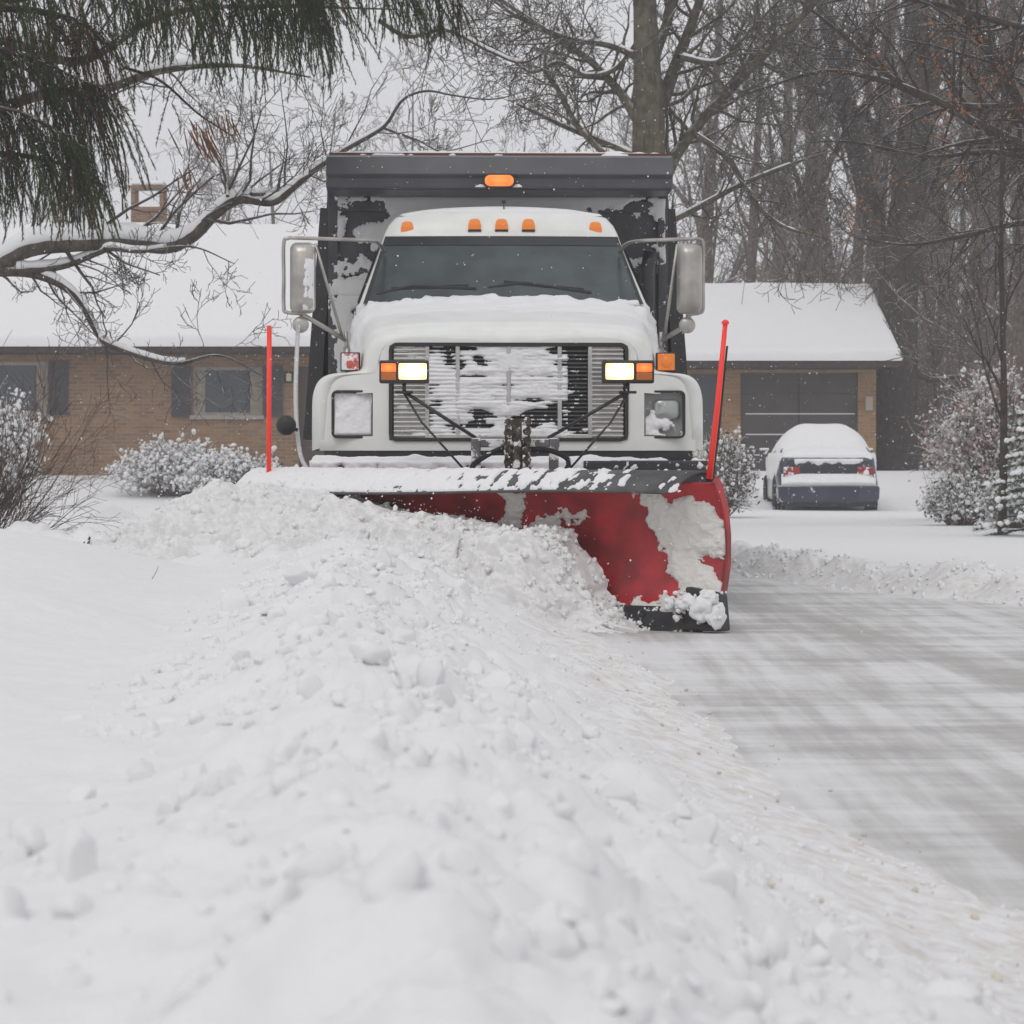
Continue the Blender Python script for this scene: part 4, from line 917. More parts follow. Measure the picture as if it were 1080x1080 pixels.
for s in (-1, 1):
    mb = MB(); mb.box(min(s*.48, s*.76), max(s*.48, s*.76), -.035, .12, .64, .77); cr('tail_lamp', mb, M_tail, bevel=.02)
    mb = MB(); mb.box(s*.93-.08, s*.93+.08, 2.75, 2.90, .93, 1.05); mb.box(s*.86-.03, s*.86+.03, 2.80, 2.88, .94, .98); o = cr('door_mirror', mb, M_navy, bevel=.02)
    mb = MB(); mb.box(s*.93-.085, s*.93+.085, 2.74, 2.91, 1.045, 1.085); cr('mirror_snow', mb, M_snowc, o, bevel=.02)
    mb = MB(); mb.add([(s*.80, .95, .98), (s*.80, 3.0, .98), (s*.60, 2.5, 1.31), (s*.60, 1.4, 1.31)], [(0,1,2,3)]); cr('side_window', mb, M_wglass, cb)
    for y in (.85, 3.6):
        mb = MB(); mb.lathe([(-.1, .2), (-.1, .27), (-.07, .31), (.07, .31), (.1, .27), (.1, .2)], (s*.79, y, .31), 'x', 28); o = cr('wheel', mb, M_tyre, smooth=False)
        mb = MB(); mb.lathe([(s*.09, .2), (s*.10, .19), (s*.06, .14), (s*.09, .03)], (s*.79, y, .31), 'x', 20); cr('rim', mb, M_rim, o)
for s in (-1, 1):
    crust('side_snow', lambda u, v, s=s: np.stack([s*(.868-.02*v-.1*np.abs(2*u-1)**8), .25+3.6*u, .42+.58*v], -1), 110, 30, lambda u, v, P: (v-.36)*2.2+(fbm(u*11, v*3, 0, 4, 26)-.5)*2.2, .025, car)
def bootsnow(u, v): return np.stack([-.58+1.16*u, -.035+.02*v, .60+.30*v], -1)
crust('boot_snow', bootsnow, 70, 30, lambda u, v, P: (v-.80)*5+(fbm(u*9, v*2, 0, 4, 6)-.5)*2.6, .03, car)
crust('tail_snow', lambda u, v: np.stack([-.80+1.6*u, -.03+.1*(2*u-1)**4, .50+.16*v], -1), 80, 24, lambda u, v, P: 1.0-.7*v+(fbm(u*9, v*3, 0, 4, 7)-.5)*1.2, .05, car)

# ------------------------------------------------------------------ buildings
def roof_slab(mb, x0, x1, ye, yr, ze, zr, t=.16, ov=.0):
    dy = yr-ye; A = [(x0, ye, ze), (x1, ye, ze), (x1, yr, zr), (x0, yr, zr), (x1, yr+dy, ze), (x0, yr+dy, ze)]
    B = [(a, b, c-t) for a, b, c in A]
    mb.add(A+B, [(0,1,2,3), (3,2,4,5), (6,9,8,7), (9,11,10,8), (0,6,7,1), (4,10,11,5), (1,7,8,2), (2,8,10,4), (0,3,9,6), (3,5,11,9)]); return mb
def roof_snow(name, x0, x1, ye, yr, ze, zr, t, parent, seed):
    L = math.hypot(yr-ye, zr-ze)
    def f(u, v):
        x = x0+(x1-x0)*u; s = np.abs(v*2-1); y = np.where(v < .5, ye+(yr-ye)*(1-s), yr+(yr-ye)*s); z = ze+(zr-ze)*(1-s)
        n = (fbm(x*.5, y*.5, 0, 3, seed)-.5)*.10+(fbm(x*3, y*3, 0, 3, seed+2)-.5)*.03
        edge = np.minimum(1, np.minimum(np.minimum(u, 1-u)*(x1-x0)/.12, (1-s)*L/.12+.0)); edge = np.clip(edge, 0, 1)
        return np.stack([x, y-.05*np.sin(edge*pi/2)*(s > .9), z+(t+n)*np.sqrt(1-(1-edge)**2)*1.0], -1)
    u, v = np.meshgrid(np.concatenate([[0, .0005, .001, .002], np.linspace(.004, .996, 150), [.998, .999, .9995, 1]]), np.concatenate([[0, .002, .005, .01], np.linspace(.015, .985, 80), [.99, .995, .998, 1]]), indexing='ij')
    return npmesh(name, f(u, v).reshape(-1, 3), quads(*u.shape), M_snowc, parent=parent)
HY = 55.0
def WX(px, Y): return (px-540)/F*Y
def WZ(py, Y): return CH+(HZ-py)/F*Y
house = thing('brick_house', 'long tan brick house with black shutters under a snowy roof', 'house', (0, 0, 0))
xl, xr_ = -24.0, WX(432, HY); zt = WZ(366, HY-.6)
def hs(name, mb, m, parent=house, **k): return mkobj(name, mb, m, parent, **k)
wx = [(WX(182, HY), WX(297, HY)), (WX(-40, HY), WX(78, HY))]
def wall_open(mb, x0, x1, y, z0, z1, holes, d=.2):
    """front wall of boxes around rectangular openings"""
    xs_ = sorted(holes); cur = x0
    for hx0, hx1, hz0, hz1 in xs_:
        mb.box(cur, hx0, y, y+d, z0, z1); mb.box(hx0, hx1, y, y+d, z0, hz0); mb.box(hx0, hx1, y, y+d, hz1, z1); cur = hx1
    mb.box(cur, x1, y, y+d, z0, z1)
w1 = (WX(203, HY), WX(276, HY), WZ(438, HY), WZ(387, HY)); w0 = (WX(-15, HY), WX(50, HY), WZ(436, HY), WZ(382, HY)); dr1 = (WX(315, HY), WX(335, HY)+.5, .45, WZ(386, HY))
mb = MB(); wall_open(mb, xl, xr_, HY, -.5, zt-.08, [w0, w1, dr1]); mb.box(xl, xl+.2, HY+.2, HY+8.8, -.5, zt-.08); mb.box(xr_-.2, xr_, HY+.2, HY+8.8, -.5, zt-.08); mb.box(xl+.2, xr_-.2, HY+8.6, HY+8.8, -.5, zt-.08)
hs('wall', mb, M_brick)
for (a, b, c, d) in (w0, w1):
    mb = MB(); mb.box(a, b, HY+.10, HY+.14, c, c+.06); mb.box(a, b, HY+.10, HY+.14, d-.06, d); mb.box(a, a+.06, HY+.10, HY+.14, c+.06, d-.06); mb.box(b-.06, b, HY+.10, HY+.14, c+.06, d-.06)
    w = hs('window', mb, M_trim)
    mb = MB(); mb.box(a+.06, b-.06, HY+.15, HY+.16, c+.06, d-.06); hs('pane', mb, M_wglass, w)
    for q0, q1 in ((a+.07, a+.24), (b-.24, b-.07)): mb = MB(); mb.box(q0, q1, HY+.12, HY+.145, c+.06, d-.06); hs('curtain', mb, M_curtain, w)
    mb = MB(); mb.box(a-.05, b+.05, HY-.06, HY+.10, c-.08, c); hs('sill', mb, M_trim, w)
    for x0, x1 in ((a-.42, a-.03), (b+.03, b+.42)):
        mb = MB(); mb.box(x0, x1, HY-.045, HY-.003, c-.03, d+.03)
        for k in range(18): z = c+.05+k*(d-c-.1)/18; mb.box(x0+.04, x1-.04, HY-.055, HY-.046, z, z+.03)
        hs('shutter', mb, M_shut)
mb = MB(); mb.box(dr1[0], dr1[1], HY+.12, HY+.17, .45, dr1[3]); hs('front_door', mb, mat('brown_door', (.05, .028, .02), .5))
mb = MB(); x = WX(305, HY); mb.box(x-.10, x+.10, HY-.06, HY-.003, WZ(404, HY), WZ(392, HY)); l = hs('wall_lamp', mb, M_wooddark, bevel=.01)
mb = MB(); mb.box(x-.05, x+.05, HY-.11, HY-.06, WZ(402, HY), WZ(394, HY)); hs('lamp_glass', mb, mat('frosted_glass', (.5, .48, .3), .3), l)
ye = HY-.6; yr_ = HY+4.6; zr = WZ(234, yr_)-.2
mb = MB(); roof_slab(mb, xl-.4, xr_+.4, ye, yr_, zt, zr, .10); rf = hs('roof', mb, M_wooddark)
mb = MB(); mb.box(xl, xr_, HY-.55, HY-.003, zt-.13, zt-.105); hs('soffit', mb, M_wooddark, rf)
roof_snow('roof_snow', xl-.45, xr_+.45, ye-.05, yr_, zt+.01, zr+.01, .20, rf, 5)
mb = MB(); x0, x1 = WX(138, 60), WX(172, 60); zb = 5.0; z1 = WZ(218, 60); z2 = WZ(198, 60)
mb.box(x0, x1, 60, 60.7, zb, z1)
for a, b in ((x0, x0+.08), (x1-.08, x1)):
    for c, d in ((60.0, 60.08), (60.62, 60.7)): mb.box(a, b, c, d, z1, z2)
mb.box(x0-.03, x1+.03, 59.97, 60.73, z2, z2+.05); ch = hs('chimney', mb, M_brick)
mb = MB(); mb.box(x0-.01, x1+.01, 59.99, 60.71, z2+.055, z2+.17); hs('chimney_snow', mb, M_snowc, ch, bevel=.05)

GY = 59.0
gar = thing('brick_garage', 'tan brick garage with a dark sectional door and thick snow on its roof', 'garage')
def ga(name, mb, m, parent=gar, **k): return mkobj(name, mb, m, parent, **k)
gx0, gx1 = WX(640, GY), WX(924, GY); gzt = WZ(381, GY-.9); gd = (WX(781, GY), WX(905, GY), .55, WZ(393, GY)); gw = (WX(728, GY), WX(761, GY), 1.2, WZ(394, GY))
mb = MB(); wall_open(mb, gx0, gx1, GY, -.5, gzt-.12, [gw, gd]); mb.box(gx0, gx0+.2, GY+.2, GY+8, -.5, gzt-.12); mb.box(gx1-.2, gx1, GY+.2, GY+8, -.5, gzt-.12); mb.box(gx0+.2, gx1-.2, GY+7.8, GY+8, -.5, gzt-.12)
ga('wall', mb, M_brick2)
mb = MB(); n = 5; hh = (gd[3]-gd[2])/n
for k in range(n):
    for a, b in ((gd[0], (gd[0]+gd[1])/2-.015), ((gd[0]+gd[1])/2+.015, gd[1])): mb.box(a, b, GY+.14, GY+.19, gd[2]+k*hh+.012, gd[2]+(k+1)*hh-.006)
mb.box(gd[0], gd[1], GY+.19, GY+.2, gd[2], gd[3])
dd = ga('garage_door', mb, M_gdoor)
mb = MB()
for k in (1, 2, 3): mb.box(gd[0]+.12, gd[1]-.05, GY+.125, GY+.14, gd[2]+k*hh-.01, gd[2]+k*hh+.014)
ga('ledge_snow', mb, M_snowc, dd)
mb = MB(); mb.box(gd[0]-.02, gd[1]+.02, GY+.05, GY+.13, .45, .62); ga('threshold_snow', mb, M_snowc, dd, bevel=.03)
mb = MB(); mb.box(gw[0], gw[1], GY+.12, GY+.16, gw[2], gw[3]); ga('window', mb, M_wglass)
mb = MB(); x = WX(916, GY); mb.box(x-.08, x+.08, GY-.12, GY-.003, 1.95, 2.25); ga('wall_lamp', mb, mat('pale_lamp', (.4, .35, .28), .5), bevel=.02)
ye = GY-.9; yr_ = GY+4.1; zr = WZ(300, yr_)-.15
mb = MB(); roof_slab(mb, gx0-.4, WX(951, ye), ye, yr_, gzt, zr, .12); rf = ga('roof', mb, M_wooddark)
mb = MB(); mb.box(gx0, gx1, GY-.85, GY-.003, gzt-.15, gzt-.125); ga('soffit', mb, M_wooddark, rf)
roof_snow('roof_snow', gx0-.45, WX(952, ye), ye-.05, yr_, gzt+.01, zr+.01, .20, rf, 25)

# ------------------------------------------------------------------ trees
def wob(rnd, a): return Vector((rnd.gauss(0, a), rnd.gauss(0, a), rnd.gauss(0, a)))
def grow(mb, rnd, p, d, L, r, lev, maxl, tips=None, kids=(9, 6, 5, 4), trop=.06, wv=.12, tip=.25, ang=(28, 62), sh=(.42, .68), start=.25, minr=.004, sides=(8, 6, 4, 3, 3)):
    n = max(3, int(4+L*1.2)) if lev < 2 else (5 if lev < 4 else 4)
    pts = [Vector(p)]; d = Vector(d).normalized(); ds = [d.copy()]
    for i in range(n):
        d = (d+wob(rnd, wv)+Vector((0, 0, trop))).normalized(); pts.append(pts[-1]+d*L/n); ds.append(d.copy())
    rad = [max(minr, r*(1-(1-tip)*i/n)) for i in range(n+1)]
    mb.tube(pts, rad, sides[min(lev, 4)], cap=False)
    if tips is not None and lev >= maxl-1: tips.append((pts[-1].copy(), d.copy()))
    if lev >= maxl: return pts
    k = kids[min(lev, len(kids)-1)]
    for c in range(k):
        t = start+(1-start)*(c+rnd.random()*.8)/k; i = min(int(t*n), n-1); f = t*n-i
        q = pts[i].lerp(pts[i+1], f); a = R(rnd.uniform(*ang)); b = rnd.uniform(0, 2*pi); dd = ds[i+1]
        s = dd.cross(Vector((cos(b), sin(b), .3))); s = s.normalized() if s.length > .01 else Vector((1, 0, 0))
        nd = dd*cos(a)+s*sin(a); rr = max(minr, rad[i]*rnd.uniform(.38, .6))
        grow(mb, rnd, q, nd, L*rnd.uniform(*sh)*(1-.35*t), rr, lev+1, maxl, tips, kids, trop, wv*1.12, tip, ang, sh, .15, minr, sides)
    return pts
def trunk_path(mb, pts, rad, sides=14, n=24):
    P = curve_pts(pts, n); rr = np.interp(np.linspace(0, 1, n), np.linspace(0, 1, len(rad)), rad); mb.tube([tuple(p) for p in P], list(rr), sides, cap=False); return P, rr
def off_limb(mb, rnd, P, rr, n, L, lev=2, maxl=4, t0=.1, t1=1, **k):
    P = np.asarray(P); m = len(P)
    for c in range(n):
        t = t0+(t1-t0)*(c+rnd.random())/n; i = min(int(t*(m-1)), m-2); q = Vector(P[i]); d = Vector(P[i+1]-P[i]).normalized()
        b = rnd.uniform(0, 2*pi); s = d.cross(Vector((cos(b), sin(b), .2))).normalized(); a = R(rnd.uniform(30, 70)); nd = d*cos(a)+s*sin(a)
        nd.y *= .6
        grow(mb, rnd, q, nd, L*rnd.uniform(.5, 1.1), max(.005, min(rr[i]*.45, .03)), lev, maxl, **k)
def snow_cap(pts, rad, name, parent, lift=.55, k=.85, sides=10, n=None, seed=0, lo=.0, mind=0):
    """a ridge of snow lying along a limb"""
    mb = MB(); P = [Vector(p) for p in pts]; R_ = []; Q = []
    rnd = random.Random(seed)
    for i, (p, r) in enumerate(zip(P, rad)):
        d = (P[min(i+1, len(P)-1)]-P[max(i-1, 0)]).normalized(); fl = max(0, 1-abs(d.z)*.9)
        v = .75+.5*rnd.random(); Q.append(p+Vector((0, 0, r*lift*(.4+.6*fl)+.012*fl))); R_.append(max(.002, r*k*(.55+.45*fl*v)))
    mb.tube(Q, R_, sides, cap=True); return mkobj(name, mb, M_snowc, parent, smooth=True)
def px_path(pts, Y, n, depth=None):
    return curve_pts([tuple(W(a, b, Y+(depth[i] if depth else 0))) for i, (a, b) in enumerate(pts)], n)

# --- left tree with the heavy snowy limb
rnd = random.Random(4); LY = 27.5
lt = thing('old_maple', 'bare tree reaching a thick snow laden crooked limb in from the left edge', 'tree')
mb = MB(); tx = WX(-95, LY); trunk_path(mb, [(tx-.2, LY, -.2), (tx-.1, LY, 1.5), (tx, LY, 3.2), (tx-.2, LY+.1, 6), (tx-.3, LY, 9)], [.30, .22, .18, .14, .08]); mkobj('trunk', mb, M_bark1, lt, smooth=True)
limbs = [
 ([(-95, 300), (-20, 285), (25, 262), (70, 256), (130, 254), (172, 258), (200, 246), (225, 222), (250, 208), (285, 212), (305, 200), (330, 180), (365, 158), (405, 135), (425, 108), (450, 99), (480, 104), (520, 108), (560, 98)], [.17, .14, .115, .105, .10, .095, .09, .08, .065, .05, .045, .04, .034, .026, .02, .016, .013, .01, .006], True, 34, 1.3),
 ([(-60, 292), (0, 286), (40, 290), (75, 310), (100, 350), (112, 362), (150, 376), (190, 384), (235, 376), (285, 400)], [.08, .06, .055, .05, .045, .04, .034, .026, .016, .006], True, 22, .8),
 ([(-10, 286), (30, 284), (65, 278), (100, 265), (118, 262), (150, 266), (205, 262), (250, 280)], [.06, .05, .045, .038, .032, .026, .014, .006], True, 16, .75),
 ([(110, 262), (130, 276), (172, 292)], [.02, .016, .008], False, 8, .5),
 ([(265, 205), (300, 199), (318, 190), (345, 180)], [.03, .02, .014, .006], True, 5, .5),
 ([(240, 207), (232, 175), (222, 150)], [.022, .016, .008], False, 6, .6),
 ([(405, 135), (440, 145), (470, 160), (520, 150)], [.018, .014, .01, .005], False, 10, .6),
 ([(-90, 180), (-20, 120), (40, 95), (110, 90), (170, 75), (250, 72), (330, 85)], [.12, .10, .085, .07, .05, .03, .01], True, 24, 1.3),
 ([(-90, 60), (0, 40), (80, 60), (160, 20), (240, 10), (420, 14)], [.10, .09, .07, .05, .03, .01], True, 24, 1.3),
 ([(400, 22), (430, 35), (470, 28), (520, 55), (555, 68), (600, 40)], [.03, .03, .026, .02, .015, .006], True, 20, .9),
]
crown = MB(); capi = 0
for pts, rad, cap, nt_, tl in limbs:
    rad = [q*.8 for q in rad]; nt_ = int(nt_*.8)
    Pn = px_path(pts, LY, len(pts)*6); rr = np.interp(np.linspace(0, 1, len(Pn)), np.linspace(0, 1, len(rad)), rad)
    Pn = Pn+np.stack([0*rr, .25*np.sin(np.linspace(0, 5, len(rr))), 0*rr], -1)
    crown.tube([tuple(p) for p in Pn], list(rr), 9, cap=False)
    off_limb(crown, rnd, Pn, rr*.7, nt_, tl, 2, 4, kids=(5, 5, 5, 4), trop=.07, wv=.2, minr=.0032)
    if cap: m = len(Pn); k0 = 4 if pts[0][0] < 0 else 1; snow_cap(Pn[k0:int(m*.8)], rr[k0:int(m*.8)], 'limb_snow', lt, seed=capi, k=1.25, lift=1.15); capi += 1
mkobj('crown', crown, M_bark1, lt, smooth=True)

# --- trunk rising behind the truck
rnd = random.Random(14); MY = 33.0
ct = thing('forked_maple', 'large forked bare tree standing directly behind the dump truck box', 'tree')
mb = MB(); tx = WX(683, MY)
trunk_path(mb, [(tx+.05, MY, -.3), (tx, MY, 2), W(684, 170, MY), W(684, 110, MY), W(682, 60, MY), W(680, 0, MY), W(676, -120, MY)], [.33, .27, .20, .19, .16, .14, .06]); mkobj('trunk', mb, M_bark2, ct, smooth=True)
crown = MB(); capi = 0
for pts, rad, cap, nt_, tl in [
 ([(692, 128), (705, 90), (722, 45), (742, -10), (760, -80)], [.10, .085, .07, .05, .03], False, 14, 1.3),
 ([(690, 60), (705, 20), (725, -40)], [.07, .06, .04], False, 8, 1.1),
 ([(700, 190), (716, 158), (745, 120), (790, 72), (860, 0), (905, -55)], [.085, .075, .06, .05, .04, .02], True, 20, 1.1),
 ([(690, 240), (715, 228), (745, 212), (780, 193), (830, 172), (880, 156)], [.05, .042, .038, .032, .022, .008], True, 8, .7),
 ([(672, 125), (655, 95), (625, 60), (595, 38), (560, 15), (520, -10)], [.07, .055, .045, .035, .03, .02], True, 26, 1.1),
 ([(672, 60), (645, 45), (605, 36), (570, 22), (540, 8), (515, -8)], [.05, .04, .03, .025, .02, .012], True, 20, 1.0),
 ([(672, 165), (640, 148), (600, 130), (568, 115), (545, 106)], [.05, .04, .03, .022, .012], True, 7, .6),
 ([(676, 40), (650, 70), (620, 75), (590, 60), (560, 70), (530, 50), (490, 32)], [.035, .03, .026, .022, .018, .012, .006], True, 22, .9),
 ([(640, 165), (610, 130), (590, 90), (575, 60), (590, 10)], [.04, .035, .03, .02, .012], False, 22, 1.0),
 ([(715, 60), (760, 60), (800, 20), (850, -30)], [.04, .03, .022, .01], True, 18, 1.1),
 ([(730, 140), (770, 165), (800, 210), (830, 235), (870, 248)], [.04, .036, .03, .022, .01], True, 20, .9)]:
    Pn = px_path(pts, MY, len(pts)*6); rr = np.interp(np.linspace(0, 1, len(Pn)), np.linspace(0, 1, len(rad)), rad)
    Pn = Pn+np.stack([0*rr, .5*np.sin(np.linspace(0, 2.5, len(rr))), 0*rr], -1)
    crown.tube([tuple(p) for p in Pn], list(rr), 9, cap=False); off_limb(crown, rnd, Pn, rr, nt_, tl, 2, 4, kids=(5, 5, 5, 4), trop=.03, wv=.2, minr=.004)
    if cap: m = len(Pn); snow_cap(Pn[1:int(m*.85)], rr[1:int(m*.85)]*.9, 'limb_snow', ct, seed=capi+40, k=.85, lift=.75); capi += 1
mkobj('crown', crown, M_bark2, ct, smooth=True)

# --- big trunk beside the garage
rnd = random.Random(24); BY = 61.5
bt = thing('big_oak', 'thick dark trunk of a big bare tree standing just right of the garage', 'tree')
mb = MB(); tx = WX(943, BY)
trunk_path(mb, [(tx, BY, .2), (tx, BY, 1), (WX(945, BY), BY, 2.6), W(948, 300, BY), W(955, 240, BY), W(962, 170, BY), W(966, 80, BY), W(968, -40, BY), W(972, -200, BY)], [.60, .52, .48, .44, .42, .36, .32, .25, .12]); mkobj('trunk', mb, M_bark5, bt, smooth=True)
crown = MB()
for pts, rad, nt_, tl in [([(940, 300), (922, 235), (900, 150), (880, 60), (850, -60)], [.28, .24, .20, .16, .1], 16, 3.2), ([(965, 150), (985, 80), (1010, 0), (1030, -80)], [.2, .16, .12, .06], 14, 3), ([(945, 380), (980, 400), (1010, 398), (1040, 410)], [.10, .07, .05, .02], 5, 1.2), ([(958, 200), (920, 130), (850, 90), (790, 60)], [.12, .1, .08, .04], 14, 2.2)]:
    Pn = px_path(pts, BY, len(pts)*5); rr = np.interp(np.linspace(0, 1, len(Pn)), np.linspace(0, 1, len(rad)), rad); crown.tube([tuple(p) for p in Pn], list(rr), 9, cap=False)
    off_limb(crown, rnd, Pn, rr, nt_, tl, 1, 4, kids=(5, 5, 4, 4), trop=.05, wv=.16, minr=.008)
mkobj('crown', crown, M_bark5, bt, smooth=True)

# --- near oak on the right, off frame, with a few dry leaves
rnd = random.Random(34); OY = 34.0
ot = thing('leafy_oak', 'dark branched tree with dry orange leaves reaching in from the upper right', 'tree')
mb = MB(); tx = WX(1165, OY); trunk_path(mb, [(tx, OY, -.3), (tx, OY, 3), (tx-.1, OY, 6), (tx, OY, 10)], [.3, .25, .2, .08]); mkobj('trunk', mb, M_bark3, ot, smooth=True)
crown = MB(); tips = []
for i, (pts, rad, nt_, tl) in enumerate([([(1165, 215), (1090, 160), (1030, 130), (985, 105), (930, 85), (870, 75), (800, 95), (745, 115)], [.09, .07, .06, .05, .04, .026, .016, .007], 34, 1.5),
     ([(1165, 100), (1080, 112), (1000, 110), (950, 90), (880, 30), (830, -10)], [.08, .06, .045, .035, .025, .012], 30, 1.5),
     ([(1165, 60), (1100, 140), (1060, 80), (1020, 20), (985, -40)], [.09, .08, .06, .05, .03], 24, 1.5),
     ([(1165, 260), (1090, 235), (1020, 248), (960, 258), (900, 250)], [.06, .045, .03, .018, .007], 26, 1.2),
     ([(1165, 20), (1090, 30), (1010, 10), (930, -5), (860, 5)], [.07, .05, .04, .03, .01], 26, 1.4),
     ([(1165, 170), (1120, 180), (1050, 160), (980, 165), (900, 150), (850, 150)], [.06, .05, .035, .026, .016, .006], 30, 1.3)]):
    dep = [0]+[-1.0+.4*k for k in range(len(pts)-1)]
    Pn = px_path(pts, OY, len(pts)*6); rr = np.interp(np.linspace(0, 1, len(Pn)), np.linspace(0, 1, len(rad)), rad); crown.tube([tuple(p) for p in Pn], list(rr), 8, cap=False)
    off_limb(crown, rnd, Pn, rr, nt_, tl, 2, 4, t0=.05, tips=tips, kids=(5, 6, 6, 4), trop=-.01, wv=.13, minr=.0035)
    if i in (0, 2): snow_cap(Pn[4:int(len(Pn)*.6)], rr[4:int(len(Pn)*.6)]*.85, 'limb_snow', ot, seed=70+i, k=.7, lift=.6)
mkobj('crown', crown, M_bark3, ot, smooth=True)
def leaves(pts, n, size, rnd, droop=.05, spread=.12):
    mb = MB()
    for k in range(n):
        p, d = rnd.choice(pts); c = p+wob(rnd, spread)+Vector((0, 0, -droop*rnd.random())); a = wob(rnd, 1).normalized()*size*rnd.uniform(.6, 1.2); b = wob(rnd, 1); b = (b-a*(b.dot(a)/a.dot(a))).normalized()*size*.45
        nn = a.cross(b).normalized()*size*.12
        mb.add([c-a, c+b+nn, c+a, c-b+nn], [(0, 1, 2), (0, 2, 3)])
    return mb
clus = [W(px, py, OY-.3) for px, py in ((930, 100), (985, 20), (990, 75), (1010, 90), (1040, 70), (1065, 130), (1060, 70), (1000, 130), (895, 225), (945, 190), (1005, 175), (880, 235), (915, 205), (1030, 20), (1075, 60), (960, 110), (1035, 100), (1000, 50), (925, 60))]
lt_ = [(c+wob(rnd, .16), None) for c in clus for k in range(7)]
mkobj('leaves', leaves(lt_, 560, .032, rnd, .1, .05), M_leaf, ot)

# --- spruce hanging in at the upper left
rnd = random.Random(44); SY = 19.0
st = thing('hanging_spruce', 'dark green spruce with drooping boughs filling the upper left corner', 'spruce tree')
mb = MB(); tx = WX(-230, SY); trunk_path(mb, [(tx, SY, -.2), (tx, SY, 3), (tx, SY, 7), (tx, SY, 12)], [.28, .24, .18, .08]); mkobj('trunk', mb, M_bark3, st, smooth=True)
bough = MB(); green = MB(); brown = MB()
def strand(mb, p, L, rnd, dens=230, nl=.034, lean=(.16, 0)):
    n = 6; pts = [p]; d = Vector((rnd.gauss(lean[0]+.15, .42), rnd.gauss(0, .3), -.75)).normalized()
    for i in range(n): d = (d+wob(rnd, .08)+Vector((0, 0, -.22))).normalized(); pts.append(pts[-1]+d*L/n)
    bough.tube(pts, [.004, .0035, .003, .003, .0025, .002, .0015], 3, cap=False)
    for k in range(int(L*dens)):
        t = rnd.random()*n; i = min(int(t), n-1); q = pts[i].lerp(pts[i+1], t-i); dd = (pts[i+1]-pts[i]).normalized()
        s = wob(rnd, 1); s = (s-dd*s.dot(dd)).normalized(); v = (dd*.75+s*(1.05-.6*t/n))*nl*rnd.uniform(.7, 1.15); w = dd.cross(s)*.0034
        mb.add([q-w, q+w, q+v], [(0, 1, 2)])
def sbough(pts, rad, ns, Lr, bf=.15, dz=0, Y=SY, back=True, sp=.14):
    Pn = px_path(pts, Y, len(pts)*6); m = len(Pn); rr = np.interp(np.linspace(0, 1, m), np.linspace(0, 1, len(rad)), rad); Pn[:, 1] += dz
    bough.tube([tuple(p) for p in Pn], list(rr), 7, cap=False)
    for k in range(ns):
        t = rnd.random()**.85; i = min(int(t*(m-1)), m-2); q = Vector(Pn[i]).lerp(Vector(Pn[i+1]), rnd.random())
        side = Vector((rnd.gauss(0, .05), rnd.gauss(0, sp), -abs(rnd.gauss(0, .05)))); bough.tube([q, q+side], [.004, .003], 3, cap=False)
        L = rnd.uniform(*Lr)*(1-.25*abs(t-.5)); strand(brown if rnd.random() < bf else green, q+side, L, rnd)
sbough([(-230, -20), (-60, -25), (60, -40), (180, -30), (270, -20), (345, -28)], [.06, .05, .04, .03, .02, .01], 226, (.35, .85), .05)
sbough([(120, -30), (190, -14), (260, -4), (320, -8), (345, -2)], [.03, .025, .02, .015, .008], 173, (.3, .75), .04, -.4)
sbough([(200, -60), (330, -50), (400, -26), (440, -22), (485, -12)], [.03, .025, .02, .015, .006], 120, (.22, .45), .04, .4)
sbough([(-230, 20), (-100, 10), (-20, 0), (60, 10), (100, 30)], [.06, .045, .035, .02, .008], 173, (.35, .8), .65, .3)
sbough([(-230, 80), (-100, 70), (-30, 50), (30, 60), (75, 80), (110, 95)], [.06, .045, .03, .02, .012, .006], 263, (.45, 1.0), .18, 0)
sbough([(-230, 150), (-100, 130), (-20, 120), (30, 125), (70, 145), (95, 160)], [.05, .04, .03, .02, .012, .006], 199, (.4, .85), .08, -.3)
sbough([(-200, 180), (-60, 160), (10, 160), (60, 170), (108, 195)], [.04, .03, .02, .012, .006], 68, (.3, .55), .1, .2)
sbough([(-230, -30), (-60, -10), (60, -25), (150, -20), (220, -10)], [.04, .03, .02, .015, .006], 115, (.25, .6), .25, .6)
sbough([(120, 60), (160, 75), (200, 110), (238, 135)], [.012, .01, .007, .004], 5, (.15, .4), .95, .5)
mkobj('boughs', bough, M_bark3, st); mkobj('needles', green, M_needle, st); mkobj('dead_needles', brown, M_needle2, st)
# clump of brown seed sprays
mb = MB()
for px, py, n, L in ((212, 138, 12, .24), (233, 122, 8, .20), (192, 180, 6, .18), (205, 128, 7, .20)):
    for k in range(n):
        p = W(px+rnd.gauss(0, 8), py+rnd.gauss(0, 5), SY+.4+rnd.gauss(0, .1)); d = Vector((rnd.uniform(.1, .9), rnd.gauss(0, .3), -1)).normalized()
        mb.tube([p, p+d*L*.5, p+d*L], [.003, .0065, .002], 4, cap=False)
mkobj('brown_sprays', mb, mat('brown_sprays_material', (.20, .09, .05), .8, var=.3), st)

